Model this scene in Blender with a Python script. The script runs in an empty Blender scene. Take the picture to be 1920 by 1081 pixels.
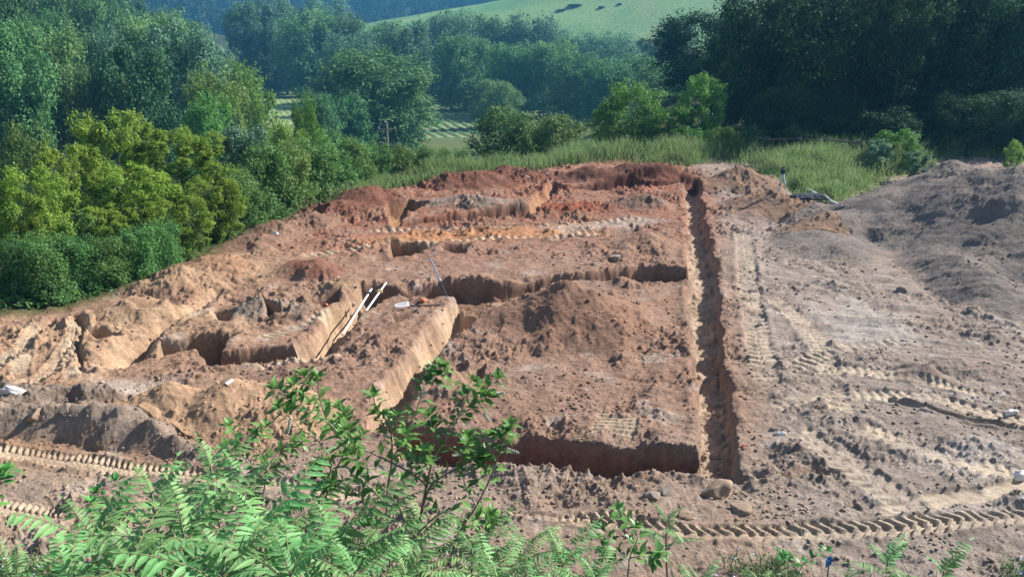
import bpy, math, random
import numpy as np
from mathutils import Vector, Matrix

R = math.radians
sc = bpy.context.scene
col = sc.collection

# ------------------------------------------------------------------ camera
CAM_H = 7.5
FPX = 1663.0
PITCH = math.atan((540.5 - 45.0) / FPX)
cam = bpy.data.objects.new("camera", bpy.data.cameras.new("camera"))
col.objects.link(cam)
cam.location = (0, 0, CAM_H)
cam.rotation_euler = (math.pi / 2 - PITCH, 0, 0)
cam.data.sensor_width = 36.0
cam.data.lens = 36.0 * FPX / 1920.0
cam.data.clip_start = 0.1
cam.data.clip_end = 5000
sc.camera = cam

# ------------------------------------------------------------------ sky + sun
SUN_EL, SUN_AZ = R(37), R(64)          # azimuth measured from the view direction (+Y) towards +X
w = bpy.data.worlds.new("World")
sc.world = w
w.use_nodes = True
nt = w.node_tree
sky = nt.nodes.new("ShaderNodeTexSky")
sky.sky_type = 'NISHITA'
sky.sun_disc = False
sky.sun_elevation = SUN_EL
sky.sun_rotation = SUN_AZ
nt.links.new(sky.outputs[0], nt.nodes["Background"].inputs[0])
nt.nodes["Background"].inputs[1].default_value = 0.08
sun = bpy.data.objects.new("sun", bpy.data.lights.new("sun", 'SUN'))
col.objects.link(sun)
sun.data.energy = 5.0
sun.data.angle = R(0.5)
sun.data.color = (1.0, 0.955, 0.885)
sd = Vector((math.sin(SUN_AZ) * math.cos(SUN_EL), math.cos(SUN_AZ) * math.cos(SUN_EL), math.sin(SUN_EL)))
sun.rotation_euler = sd.to_track_quat('Z', 'Y').to_euler()

sc.view_settings.view_transform = 'Standard'
sc.view_settings.look = 'None'
sc.view_settings.exposure = 1.0
sc.view_settings.gamma = 1.0
sc.cycles.max_bounces = 5
sc.cycles.diffuse_bounces = 3
sc.cycles.transmission_bounces = 3
sc.cycles.volume_bounces = 0
sc.cycles.use_denoising = True

# ------------------------------------------------------------------ numpy helpers
CT, ST = math.cos(PITCH), math.sin(PITCH)

def ray(px, py):
    dx = (px - 960.0) / FPX
    dy = -(py - 540.5) / FPX
    return np.array([dx, CT + ST * dy, -ST + CT * dy])

def at(px, py, z=0.0):
    """the point of height z seen at photo pixel px, py"""
    d = ray(px, py)
    t = (z - CAM_H) / d[2]
    return np.array([0, 0, CAM_H]) + d * t

def at_depth(px, py, Y):
    d = ray(px, py)
    return np.array([0, 0, CAM_H]) + d * (Y / d[1])

def poly(pts, z=0.0):
    return np.array([at(p[0], p[1], z)[:2] for p in pts])

def sstep(a, b, x):
    t = np.clip((x - a) / (b - a), 0, 1)
    return t * t * (3 - 2 * t)

def _hash(ix, iy, seed):
    h = (ix.astype(np.int64) * 374761393 + iy.astype(np.int64) * 668265263 + seed * 974711) & 0x7fffffff
    h = ((h ^ (h >> 13)) * 1274126177) & 0x7fffffff
    return (h ^ (h >> 16)) & 0xffff

_ANG = np.linspace(0, 2 * np.pi, 65536, endpoint=False)
_GX, _GY = np.cos(_ANG), np.sin(_ANG)

def perlin(x, y, seed=0):
    ix, iy = np.floor(x), np.floor(y)
    fx, fy = x - ix, y - iy
    u = fx * fx * fx * (fx * (fx * 6 - 15) + 10)
    v = fy * fy * fy * (fy * (fy * 6 - 15) + 10)
    def g(ox, oy):
        h = _hash(ix + ox, iy + oy, seed)
        return _GX[h] * (fx - ox) + _GY[h] * (fy - oy)
    a, b, c, d = g(0, 0), g(1, 0), g(0, 1), g(1, 1)
    return ((a + u * (b - a)) * (1 - v) + (c + u * (d - c)) * v) * 1.5

def fbm(x, y, f, n=4, seed=0, gain=0.5):
    s, a = 0, 1.0
    for i in range(n):
        s = s + a * perlin(x * f + 17.3 * i, y * f - 9.1 * i, seed + i)
        f *= 2.03
        a *= gain
    return s

def poly_sd(X, Y, P):
    """signed distance to polygon P, negative inside"""
    d = np.full(X.shape, 1e9)
    inside = np.zeros(X.shape, bool)
    n = len(P)
    for i in range(n):
        ax, ay = P[i]
        bx, by = P[(i + 1) % n]
        ex, ey = bx - ax, by - ay
        t = np.clip(((X - ax) * ex + (Y - ay) * ey) / (ex * ex + ey * ey + 1e-12), 0, 1)
        d = np.minimum(d, (X - ax - t * ex) ** 2 + (Y - ay - t * ey) ** 2)
        if ay != by:
            c = ((ay > Y) != (by > Y)) & (X < (bx - ax) * (Y - ay) / (by - ay) + ax)
            inside ^= c
    d = np.sqrt(d)
    return np.where(inside, -d, d)

def line_st(X, Y, P):
    """distance along, signed distance across a polyline"""
    best = np.full(X.shape, 1e9)
    S = np.zeros(X.shape)
    T = np.zeros(X.shape)
    acc = 0.0
    for i in range(len(P) - 1):
        ax, ay = P[i]
        bx, by = P[i + 1]
        ex, ey = bx - ax, by - ay
        L = math.hypot(ex, ey)
        t = np.clip(((X - ax) * ex + (Y - ay) * ey) / (L * L), 0, 1)
        qx, qy = X - ax - t * ex, Y - ay - t * ey
        dd = qx * qx + qy * qy
        cr = np.sign(ex * qy - ey * qx)
        m = dd < best
        best = np.where(m, dd, best)
        S = np.where(m, acc + t * L, S)
        T = np.where(m, cr * np.sqrt(dd), T)
        acc += L
    return S, T, acc

# ------------------------------------------------------------------ scene-object helpers
def tag(o, label=None, cat=None, group=None, kind=None):
    for k, v in (("label", label), ("category", cat), ("group", group), ("kind", kind)):
        if v:
            o[k] = v
    return o

def empty(name, loc, label, cat, group=None, rz=0.0):
    o = bpy.data.objects.new(name, None)
    col.objects.link(o)
    o.location = loc
    o.rotation_euler = (0, 0, rz)
    o.empty_display_size = 0.2
    return tag(o, label, cat, group)

def mesh_np(name, V, F, mats=None, smooth=False):
    """mesh from numpy verts (n,3) and faces (m,k) of one size"""
    V = np.asarray(V, dtype=np.float32)
    F = np.asarray(F, dtype=np.int32)
    me = bpy.data.meshes.new(name)
    me.vertices.add(len(V))
    me.vertices.foreach_set("co", V.ravel())
    k = F.shape[1]
    me.loops.add(F.size)
    me.loops.foreach_set("vertex_index", F.ravel())
    me.polygons.add(len(F))
    me.polygons.foreach_set("loop_start", np.arange(0, F.size, k, dtype=np.int32))
    me.polygons.foreach_set("loop_total", np.full(len(F), k, dtype=np.int32))
    if smooth:
        me.polygons.foreach_set("use_smooth", np.ones(len(F), bool))
    me.update(calc_edges=True)
    if mats:
        me.materials.append(mats)
    return me

def add(name, me, parent=None, loc=None):
    o = bpy.data.objects.new(name, me)
    col.objects.link(o)
    if parent is not None:
        o.parent = parent
    if loc is not None:
        o.location = loc
    return o

class MB:
    """collects tubes, boxes and leaves into one mesh"""
    def __init__(s):
        s.v, s.f = [], []
    def face(s, pts):
        b = len(s.v)
        s.v += [tuple(p) for p in pts]
        s.f.append(tuple(range(b, b + len(pts))))
    def tube(s, pts, rad, n=6, cap=True):
        pts = [Vector(p) for p in pts]
        if not hasattr(rad, '__len__'):
            rad = [rad] * len(pts)
        base = len(s.v)
        up = Vector((0.13, 0.31, 0.94))
        for i, p in enumerate(pts):
            t = (pts[min(i + 1, len(pts) - 1)] - pts[max(i - 1, 0)]).normalized()
            a = t.cross(up)
            if a.length < 1e-4:
                a = t.cross(Vector((1, 0, 0)))
            a.normalize()
            b = t.cross(a)
            for k in range(n):
                an = 2 * math.pi * k / n
                s.v.append(tuple(p + (a * math.cos(an) + b * math.sin(an)) * rad[i]))
        for i in range(len(pts) - 1):
            for k in range(n):
                k2 = (k + 1) % n
                s.f.append((base + i * n + k, base + i * n + k2, base + (i + 1) * n + k2, base + (i + 1) * n + k))
        if cap:
            s.f.append(tuple(base + k for k in range(n))[::-1])
            e = base + (len(pts) - 1) * n
            s.f.append(tuple(e + k for k in range(n)))
    def box(s, c, size, M=None):
        b = len(s.v)
        hx, hy, hz = size[0] / 2, size[1] / 2, size[2] / 2
        for x in (-hx, hx):
            for y in (-hy, hy):
                for z in (-hz, hz):
                    p = Vector((x, y, z))
                    if M is not None:
                        p = M @ p
                    s.v.append(tuple(p + Vector(c)))
        for q in ((0, 1, 3, 2), (4, 6, 7, 5), (0, 4, 5, 1), (2, 3, 7, 6), (0, 2, 6, 4), (1, 5, 7, 3)):
            s.f.append(tuple(b + i for i in q))
    def build(s, name, mat, parent=None, smooth=False, bevel=0.0):
        me = bpy.data.meshes.new(name)
        me.from_pydata(s.v, [], s.f)
        if smooth:
            me.polygons.foreach_set("use_smooth", np.ones(len(me.polygons), bool))
        me.update()
        me.materials.append(mat)
        o = add(name, me, parent)
        if bevel:
            m = o.modifiers.new("bevel", 'BEVEL')
            m.width = bevel
            m.segments = 2
        return o

# ------------------------------------------------------------------ materials
def new_mat(name):
    m = bpy.data.materials.new(name)
    m.use_nodes = True
    n = m.node_tree
    return m, n, n.nodes["Principled BSDF"]

def simple(name, rgb, rough=0.7, metal=0.0, var=0.12, scale=20.0, spec=0.4):
    m, n, p = new_mat(name)
    tc = n.nodes.new("ShaderNodeTexCoord")
    nz = n.nodes.new("ShaderNodeTexNoise")
    nz.inputs["Scale"].default_value = scale
    nz.inputs["Detail"].default_value = 5
    n.links.new(tc.outputs["Object"], nz.inputs["Vector"])
    mx = n.nodes.new("ShaderNodeMix")
    mx.data_type = 'RGBA'
    mx.inputs["A"].default_value = tuple(c * (1 - var) for c in rgb) + (1,)
    mx.inputs["B"].default_value = tuple(min(1, c * (1 + var)) for c in rgb) + (1,)
    n.links.new(nz.outputs["Fac"], mx.inputs["Factor"])
    n.links.new(mx.outputs["Result"], p.inputs["Base Color"])
    p.inputs["Roughness"].default_value = rough
    p.inputs["Metallic"].default_value = metal
    p.inputs["Specular IOR Level"].default_value = spec
    return m

def leaf_mat(name, c1, c2, trans=0.3, rough=0.55, spec=0.3, objvar=0.25, huev=0.05):
    """leaves: colour varies per leaf and per plant, light shines through"""
    m, n, p = new_mat(name)
    out = n.nodes["Material Output"]
    geo = n.nodes.new("ShaderNodeNewGeometry")
    oi = n.nodes.new("ShaderNodeObjectInfo")
    mx = n.nodes.new("ShaderNodeMix")
    mx.data_type = 'RGBA'
    mx.inputs["A"].default_value = c1 + (1,)
    mx.inputs["B"].default_value = c2 + (1,)
    n.links.new(geo.outputs["Random Per Island"], mx.inputs["Factor"])
    hsv = n.nodes.new("ShaderNodeHueSaturation")
    mr = n.nodes.new("ShaderNodeMapRange")
    mr.inputs["To Min"].default_value = 1 - objvar
    mr.inputs["To Max"].default_value = 1 + objvar
    n.links.new(oi.outputs["Random"], mr.inputs["Value"])
    n.links.new(mr.outputs[0], hsv.inputs["Value"])
    ml = n.nodes.new("ShaderNodeMath")
    ml.operation = 'MULTIPLY_ADD'
    ml.inputs[1].default_value = huev
    ml.inputs[2].default_value = .5 - huev / 2
    fr = n.nodes.new("ShaderNodeMath")
    fr.operation = 'FRACT'
    m7 = n.nodes.new("ShaderNodeMath")
    m7.operation = 'MULTIPLY'
    m7.inputs[1].default_value = 7.31
    n.links.new(oi.outputs["Random"], m7.inputs[0])
    n.links.new(m7.outputs[0], fr.inputs[0])
    n.links.new(fr.outputs[0], ml.inputs[0])
    n.links.new(ml.outputs[0], hsv.inputs["Hue"])
    n.links.new(mx.outputs["Result"], hsv.inputs["Color"])
    n.links.new(hsv.outputs["Color"], p.inputs["Base Color"])
    p.inputs["Roughness"].default_value = rough
    p.inputs["Specular IOR Level"].default_value = spec
    tr = n.nodes.new("ShaderNodeBsdfTranslucent")
    n.links.new(hsv.outputs["Color"], tr.inputs["Color"])
    ms = n.nodes.new("ShaderNodeMixShader")
    ms.inputs[0].default_value = trans
    n.links.new(p.outputs[0], ms.inputs[1])
    n.links.new(tr.outputs[0], ms.inputs[2])
    n.links.new(ms.outputs[0], out.inputs["Surface"])
    return m

def soil_mat():
    m, n, p = new_mat("soil")
    at_ = n.nodes.new("ShaderNodeAttribute")
    at_.attribute_name = "soil"
    tc = n.nodes.new("ShaderNodeTexCoord")
    def noise(s, d=6, rg=0.6):
        k = n.nodes.new("ShaderNodeTexNoise")
        k.inputs["Scale"].default_value = s
        k.inputs["Detail"].default_value = d
        k.inputs["Roughness"].default_value = rg
        n.links.new(tc.outputs["Object"], k.inputs["Vector"])
        return k
    n1 = noise(9.0, 8, 0.7)
    mr = n.nodes.new("ShaderNodeMapRange")
    mr.inputs["From Min"].default_value = 0.3
    mr.inputs["From Max"].default_value = 0.7
    mr.inputs["To Min"].default_value = 0.66
    mr.inputs["To Max"].default_value = 1.3
    n.links.new(n1.outputs["Fac"], mr.inputs["Value"])
    vm = n.nodes.new("ShaderNodeVectorMath")
    vm.operation = 'SCALE'
    n.links.new(at_.outputs["Color"], vm.inputs[0])
    n.links.new(mr.outputs[0], vm.inputs["Scale"])
    n.links.new(vm.outputs[0], p.inputs["Base Color"])
    p.inputs["Roughness"].default_value = 0.95
    p.inputs["Specular IOR Level"].default_value = 0.15
    n2 = noise(22.0, 8, 0.75)
    bp = n.nodes.new("ShaderNodeBump")
    bp.inputs["Strength"].default_value = 0.9
    bp.inputs["Distance"].default_value = 0.05
    n.links.new(n2.outputs["Fac"], bp.inputs["Height"])
    n.links.new(bp.outputs[0], p.inputs["Normal"])
    return m

M = {}
M['soil'] = soil_mat()

# ------------------------------------------------------------------ macro terrain
PAD = np.vstack([
    poly([(-900, 660), (-300, 628), (0, 602), (130, 582), (300, 540), (400, 486), (520, 428), (600, 396), (700, 366), (800, 350), (900, 328)]),
    np.array([[1.0, 46.0], [4.5, 49.5], [9, 56], [14, 75], [25, 110], [60, 150], [200, 190], [200, 0], [40, -20], [-40, -20], [-45, 5]])])

def macro(X, Y):
    d = poly_sd(X, Y, PAD) + 0.8 * fbm(X, Y, 0.12, 2, 5)
    drop = np.where(d > 0, 15.0 * (1 - np.exp(-np.maximum(d - 2.2, 0) / 30.0)), 0.0)
    z = -drop
    # bank the camera stands on
    z = z + 5.9 * np.clip((10.3 - Y) / 8.6, 0, 1) * (d < 6) * (1 - sstep(0, 6, d))
    # wooded hill that closes the valley on one side
    s = -X - 0.27 * Y - 6
    z = z + 0.38 * np.log1p(np.exp(np.clip(s / 6, -30, 30))) * 6 * sstep(30, 90, Y)
    # far hill with the hay field
    u = X / np.maximum(Y, 1)
    crest = 7.0 + np.clip(u + 0.17, -0.35, 0.6) * 80
    z = z + (crest + 15) * sstep(290, 490, Y) * (1 - 0.8 * sstep(490, 620, Y))
    z = z + 75 * sstep(640, 1000, Y)
    z = z + 0.5 * fbm(X, Y, 0.02, 3, 9) * sstep(80, 200, Y) * 3 * 0.4
    return z

def ground_at(x, y):
    return float(macro(np.array([float(x)]), np.array([float(y)]))[0])

# ------------------------------------------------------------------ the dug-over pad: one fine sheet
NR, NC = 1150, 1200
lgy = np.linspace(math.log(8.4), math.log(60.0), NR)
yy = np.exp(lgy)
uu = np.linspace(-0.80, 0.80, NC)
GY = np.repeat(yy[:, None], NC, 1)
GX = uu[None, :] * (GY + 2.3)
PADD = poly_sd(GX, GY, PAD)

Z = macro(GX, GY)
wx = GX + 0.13 * fbm(GX, GY, 0.7, 4, 21, 0.5)
wy = GY + 0.13 * fbm(GX, GY, 0.7, 4, 27, 0.5)
wx2 = GX + 0.35 * fbm(GX, GY, 0.45, 3, 31)
wy2 = GY + 0.35 * fbm(GX, GY, 0.45, 3, 37)

lip = np.zeros_like(Z)
wall = np.zeros_like(Z)      # 0..1 freshly cut faces and trench floors

TRENCHES = [
    # (outline in photo pixels at the lip, depth, run of the wall)
    ([(1281, 345), (1290, 520), (1300, 700), (1308, 846), (1306, 893), (1391, 893), (1388, 850), (1380, 790), (1364, 705), (1352, 600), (1344, 490), (1322, 410), (1310, 343)], .48, .10),
    ([(1310, 846), (1200, 833), (1100, 826), (960, 815), (860, 812), (745, 792), (728, 800), (735, 868), (860, 876), (960, 882), (1110, 888), (1310, 893)], .62, .10),
    ([(1291, 500), (1200, 498), (1150, 505), (1090, 512), (1000, 522), (960, 528), (860, 530), (760, 538), (676, 543), (668, 575), (700, 571), (733, 562), (803, 555), (850, 560), (905, 586), (960, 560), (1050, 530), (1100, 527), (1291, 528)], .62, .10),
    ([(858, 556), (826, 582), (780, 640), (735, 690), (700, 735), (690, 800), (755, 815), (775, 770), (800, 715), (832, 660), (872, 622), (910, 584)], .78, .36),
    ([(676, 542), (640, 568), (590, 618), (556, 650), (560, 680), (622, 668), (645, 640), (680, 592), (702, 570)], .74, .36),
    ([(297, 637), (400, 633), (452, 627), (410, 662), (470, 653), (556, 650), (625, 667), (560, 676), (410, 690), (388, 689), (366, 656), (330, 660), (296, 672)], .72, .10),
    ([(398, 543), (347, 577), (290, 600), (236, 624), (185, 655), (165, 690), (230, 690), (298, 670), (299, 637), (315, 616), (352, 596), (388, 575), (428, 547)], .60, .80),
    ([(1001, 385), (985, 388), (880, 400), (790, 410), (735, 418), (738, 427), (800, 421), (890, 412), (1003, 404)], .55, .12),
    ([(1036, 347), (1006, 358), (990, 385), (1000, 405), (1012, 398), (1038, 366), (1060, 352)], .60, .25),
    ([(724, 388), (765, 380), (800, 386), (760, 405), (742, 428), (733, 424)], .65, .25),
    ([(728, 453), (800, 455), (845, 451), (795, 470), (768, 483), (731, 484)], .60, .12),
    ([(1312, 336), (1180, 343), (1040, 352), (1050, 361), (1180, 355), (1282, 349), (1312, 352)], .40, .25),
    ([(1142, 431), (1194, 422), (1200, 431), (1186, 440), (1146, 443)], .45, .12),
    ([(822, 461), (882, 458), (870, 475), (826, 474)], .35, .15),
    ([(1034, 446), (1086, 440), (1090, 446), (1036, 452)], .20, .10),
    ([(578, 563), (640, 553), (616, 580), (582, 582)], .50, .12),
    ([(400, 582), (440, 589), (432, 601), (408, 603)], .45, .2),
    ([(484, 566), (530, 584), (556, 570), (540, 590), (500, 592)], .45, .2),
    ([(735, 592), (777, 583), (767, 601), (742, 611)], .45, .15),
    ([(560, 405), (590, 400), (620, 404), (590, 425), (562, 428)], .5, .3),
    ([(138, 592), (160, 590), (158, 640), (165, 700), (150, 705), (143, 650)], .28, .2),
    ([(150, 620), (185, 618), (235, 628), (200, 640), (165, 636)], .30, .2),
    ([(240, 590), (300, 578), (310, 585), (270, 597)], .35, .2),
    ([(1440, 885), (1530, 868), (1580, 876), (1540, 900), (1470, 903)], .25, .3),
    ([(875, 690), (905, 680), (912, 705), (880, 725)], .28, .25),
    ([(820, 720), (890, 690), (905, 720), (850, 745)], .18, .3),
]
dep = np.zeros_like(Z)
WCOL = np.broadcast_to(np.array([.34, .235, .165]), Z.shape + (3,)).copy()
WALLC = [(.40, .31, .235), (.255, .122, .078), (.22, .135, .09), (.47, .34, .235), (.45, .32, .215), (.235, .165, .115), (.44, .315, .21), (.19, .085, .055), (.40, .24, .13), (.33, .20, .12), (.25, .16, .11), (.15, .065, .045)]  # wall earth per trench: shade painted into the dark ones, sunlight into the tan
for ti, (P, D, run) in enumerate(TRENCHES):
    PP = poly(P)
    lo, hi = PP.min(0) - 1, PP.max(0) + 1
    m = (GX > lo[0]) & (GX < hi[0]) & (GY > lo[1]) & (GY < hi[1])
    if not m.any():
        continue
    s = poly_sd(wx[m], wy[m], PP)
    k = sstep(0.0, run, -s + 0.02)
    foot = np.exp(-((np.maximum(-s, 0) - run) / .13) ** 2) * np.clip(.10 + .5 * fbm(GX[m], GY[m], 1.6, 3, 91), 0, .5)
    dep[m] = np.maximum(dep[m], D * k * (1 - foot * (run < .3)))
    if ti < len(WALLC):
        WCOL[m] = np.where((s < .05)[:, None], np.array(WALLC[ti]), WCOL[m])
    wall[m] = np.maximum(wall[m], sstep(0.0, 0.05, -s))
    # crumbled spill along the lips
    lip[m] = np.maximum(lip[m], np.exp(-((s - .10) / .16) ** 2) * np.clip(.4 + fbm(GX[m], GY[m], 1.2, 3, 193), 0, 1))
    Z[m] += 0.05 * np.exp(-((s - 0.12) / 0.12) ** 2) * (0.5 + fbm(GX[m], GY[m], 2.5, 2, 3))

# heaps: (name, list of bumps (px, py of the foot centre, rx, ry, height, turn), sharpness)
HEAPS = [
    ('mid', [(1072, 604, 2.15, 2.3, 1.18, 0.2), (1150, 632, 1.4, 1.5, .5, 0), (985, 612, 1.3, 1.5, .35, 0)]),
    ('fore', [(330, 775, 1.15, 1.3, .75, 0), (430, 780, 1.35, 1.45, .85, .2), (510, 785, 1.2, 1.3, .55, 0)]),
    ('spoil', [(1905, 462, 5.0, 6.2, 2.75, 0), (1765, 412, 4.3, 4.4, 2.2, .3), (1838, 440, 3.8, 4.8, 1.7, 0), (2180, 470, 6, 6.5, 2.9, 0), (1650, 425, 3.6, 3.2, 1.3, .3), (1560, 470, 2.3, 2.2, .5, .3), (1812, 530, 1.5, 4.2, .75, 0)]),
    ('orange', [(1385, 352, 2.5, 2.4, .95, 0), (1450, 395, 2.4, 2.6, .75, .3), (1528, 442, 1.9, 1.8, .55, .3)]),
    ('berm', [(-70, 800, .9, .7, .45, .1), (-10, 800, .9, .65, .5, .1), (45, 802, .8, .62, .45, 0), (100, 806, .8, .62, .46, -.1), (150, 808, .75, .62, .52, -.1), (195, 812, .75, .62, .60, -.25), (240, 822, .7, .58, .58, -.35), (285, 836, .7, .52, .50, -.5), (328, 852, .65, .45, .38, -.5), (370, 866, .6, .4, .24, -.5)]),
    ('bermback', [(-50, 760, .9, .6, .45, .1), (20, 760, .9, .55, .42, .1), (85, 757, .8, .55, .40, .1), (145, 752, .8, .55, .42, .1), (200, 745, .7, .5, .30, .2)]),
    ('backleft', [(885, 348, 3.0, 1.6, .75, 0), (960, 340, 2.2, 1.5, .8, 0)]),
    ('backmid', [(1110, 338, 2.2, 1.5, .8, 0), (1165, 336, 1.6, 1.3, .7, 0)]),
    ('backright', [(1235, 340, 2.2, 1.7, .9, 0)]),
    ('edgered', [(690, 382, 2.4, 1.7, .75, .5), (630, 402, 2.0, 1.5, .55, .5)]),
    ('edgebrown', [(575, 425, 1.5, 1.3, .6, .4), (525, 440, 1.6, 1.2, .55, .4), (480, 460, 1.5, 1.2, .4, .4)]),
    ('edgetan', [(385, 510, 1.6, 1.4, .6, .3)]),
    ('edgesand', [(330, 540, 1.5, 1.3, .6, .3)]),
    ('leftsand', [(250, 590, 1.6, 1.2, .45, .2)]),
    ('redsmall', [(595, 512, 1.4, 1.2, .5, 0)]),
    ('greysmall', [(490, 580, 1.0, 1.0, .38, 0), (540, 585, .8, .8, .25, 0)]),
    ('crumb', [(640, 545, 1.3, .9, .3, 0), (640, 590, .8, .7, .2, 0)]),
    ('pitheap', [(1205, 460, 1.5, 1.2, .45, 0)]),
    ('darkheap', [(1195, 388, 1.9, 1.2, .55, 0)]),
    ('backheap', [(1075, 395, 2.3, 1.0, .4, 0)]),
    ('longheap', [(880, 385, 3.0, 1.3, .42, 0)]),
    ('rubble', [(1720, 705, .8, .8, .32, 0)]),
]
heapid = np.full(Z.shape, -1, np.int16)
bump_best = np.full(Z.shape, 0.035)
BUMP = np.zeros_like(Z)
for hi_, (nm, bl) in enumerate(HEAPS):
    tot = np.zeros_like(Z)
    for (px, py, rx, ry, h, a) in bl:
        c = at(px, py)
        ca, sa = math.cos(a), math.sin(a)
        qx, qy = (wx2, wy2) if nm not in ('spoil', 'berm') else (GX * .55 + wx2 * .45, GY * .55 + wy2 * .45)
        ex = (qx - c[0]) * ca + (qy - c[1]) * sa
        ey = -(qx - c[0]) * sa + (qy - c[1]) * ca
        r = np.sqrt((ex / rx) ** 2 + (ey / ry) ** 2)
        b = h * np.clip(1.06 - np.sqrt(r * r + 0.012), 0, 1) ** 1.12
        tot = np.sqrt(tot ** 2.4 + b ** 2.4 + 1e-12) if False else (tot ** 2.4 + b ** 2.4 + 1e-14) ** (1 / 2.4)
    tot[tot < 0.004] = 0
    BUMP += tot
    m = tot > bump_best
    heapid[m] = hi_
    bump_best = np.where(m, tot, bump_best)

# ruts and cleat tracks: (line px, half width, depth, period, chevron, fade)
TRACKS = [
    ([(1060, 968), (1180, 985), (1290, 1000), (1400, 1004), (1550, 996), (1700, 985), (1850, 970), (2050, 950)], .20, .07, .20, .9),
    ([(940, 962), (1080, 970), (1215, 966)], .09, .05, .14, 0),
    ([(-80, 838), (60, 852), (200, 872), (330, 890), (450, 904), (700, 932)], .20, .05, .125, .45),
    ([(-80, 932), (40, 955), (130, 978)], .20, .05, .125, .45),
    ([(470, 692), (560, 682), (660, 664)], .16, .05, .20, 0),
    ([(560, 485), (640, 468), (740, 455), (850, 451), (1000, 445), (1130, 440)], .20, .06, .30, 0),
    ([(690, 433), (850, 429), (1000, 426), (1090, 418), (1200, 411)], .20, .06, .30, 0),
    ([(-30, 700), (40, 650), (75, 612)], .22, .08, .22, .6),
    ([(30, 735), (100, 690), (135, 645), (150, 605)], .22, .09, .22, .6),
    ([(35, 730), (40, 670), (50, 640)], .18, .06, .2, 0),
    ([(140, 715), (135, 660), (150, 620)], .18, .06, .2, 0),
    ([(1158, 772), (1150, 822)], .42, .05, .17, 0),
    ([(1395, 440), (1405, 560), (1425, 660), (1440, 720)], .30, .05, .30, .4),
    ([(1480, 800), (1600, 880), (1720, 960)], .30, .04, .26, .5),
    ([(1650, 745), (1740, 770), (1830, 790), (1960, 812)], .13, .08, 0, 0),
    ([(1600, 700), (1750, 722), (1950, 760)], .14, .035, .16, .3),
    ([(480, 640), (560, 610), (640, 590)], .25, .04, .22, 0),
    ([(1640, 960), (1780, 935), (1960, 905)], .2, .05, 0, 0),
    ([(1480, 690), (1600, 650), (1700, 640)], .25, .05, .25, 0),
    ([(1440, 765), (1600, 738), (1750, 748), (1950, 800)], .22, .03, .20, .3),
    ([(1430, 705), (1560, 690), (1720, 712)], .22, .03, .2, .3),
    ([(1600, 800), (1760, 850), (1950, 905)], .28, .03, .22, .3),
    ([(1450, 560), (1520, 620), (1560, 700), (1580, 780)], .25, .03, .24, .3),
]
TR = np.zeros_like(Z)
trk = np.zeros_like(Z)
for P, hw, D, per, chev in TRACKS:
    PP = poly(P)
    lo, hi = PP.min(0) - 1, PP.max(0) + 1
    m = (GX > lo[0]) & (GX < hi[0]) & (GY > lo[1]) & (GY < hi[1])
    jx = GX[m] + 0.03 * fbm(GX[m], GY[m], 1.3, 2, 71)
    jy = GY[m] + 0.03 * fbm(GX[m], GY[m], 1.3, 2, 72)
    S, T, L = line_st(jx, jy, PP)
    env = (1 - sstep(hw * 0.9, hw * 1.12, np.abs(T))) * sstep(0.0, .3, S) * (1 - sstep(L - .3, L, S))
    wear = (0.5 if chev > .4 else .25) + (0.5 if chev > .4 else .75) * sstep(-0.35, 0.3, fbm(GX[m], GY[m], 0.9, 4, 73))
    h = -D * 0.8 * env
    if per > 0:
        ph = (S + chev * np.abs(T)) / per
        tri = np.abs(ph - np.round(ph)) * 2          # 0 at a bar's middle, 1 between bars
        bar = 1 - sstep(0.42, 0.62, tri)
        split = sstep(0.012, 0.03, np.abs(T)) if chev else 1.0
        h = h + env * D * 1.25 * bar * split * wear
    # shoulders squeezed up at both sides
    h = h + D * 0.6 * np.exp(-((np.abs(T) - hw * 1.3) / (hw * 0.28)) ** 2) * (0.3 + 0.7 * wear) * sstep(0.0, .3, S) * (1 - sstep(L - .3, L, S))
    TR[m] += h
    trk[m] = np.maximum(trk[m], env * wear)

# roughness of the ground
calm = np.clip(trk * 1.2 + 0.78 * wall, 0, 0.93)
out = sstep(-0.3, 1.0, PADD)
nearbank = sstep(10.6, 9.6, GY)
rside = sstep(-0.3, 1.5, GX - np.interp(GY, poly([(1281, 345), (1308, 846), (1330, 1100)])[::-1, 1], poly([(1281, 345), (1308, 846), (1330, 1100)])[::-1, 0]) - 1.0)
rough = (0.44 + .98 * sstep(-0.2, 0.5, fbm(GX, GY, 0.38, 3, 41))) * (1 - .22 * rside) * (1 - calm) * (1 - 0.6 * nearbank)
big = 0.11 * fbm(GX, GY, 0.55, 3, 51)
c1 = fbm(GX, GY, 1.5, 3, 61, .55) * 0.075
c2 = np.maximum(0, fbm(wx, wy, 5.0, 3, 65) - 0.15) * 0.085
c3 = np.maximum(0, fbm(wx, wy, 13.0, 2, 68) - 0.05) * 0.045
c4 = perlin(GX * 31, GY * 31, 69) * 0.014
rill = 0.03 * np.abs(fbm(GX * 1.0 + 0.4 * GY, GY * 0.35, 3.5, 2, 90)) * np.clip(BUMP * 2, 0, 1)
spoilm = np.isin(heapid, [2, 4]).astype(float)
q_, p_ = GX * .50 - GY * .86 + .2 * fbm(GX, GY, .6, 2, 95), GX * .86 + GY * .50
slide = spoilm * (.045 * perlin(q_ * 1.6, p_ * .35, 96) + .028 * perlin(q_ * 4.5, p_ * .7, 97) + .018 * perlin(q_ * 12, p_ * 1.6, 98))
q2, p2 = GX * .40 + GY * .92 + .5 * fbm(GX, GY, .25, 2, 93), GX * .92 - GY * .40
drag = rside * (GY < 27) * (.06 * perlin(q2 * 1.7, p2 * .22, 191) + .022 * perlin(q2 * 4.5, p2 * .4, 192)) * (1 - trk)
farc = 1 + 1.1 * sstep(29, 36, GY)
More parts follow.
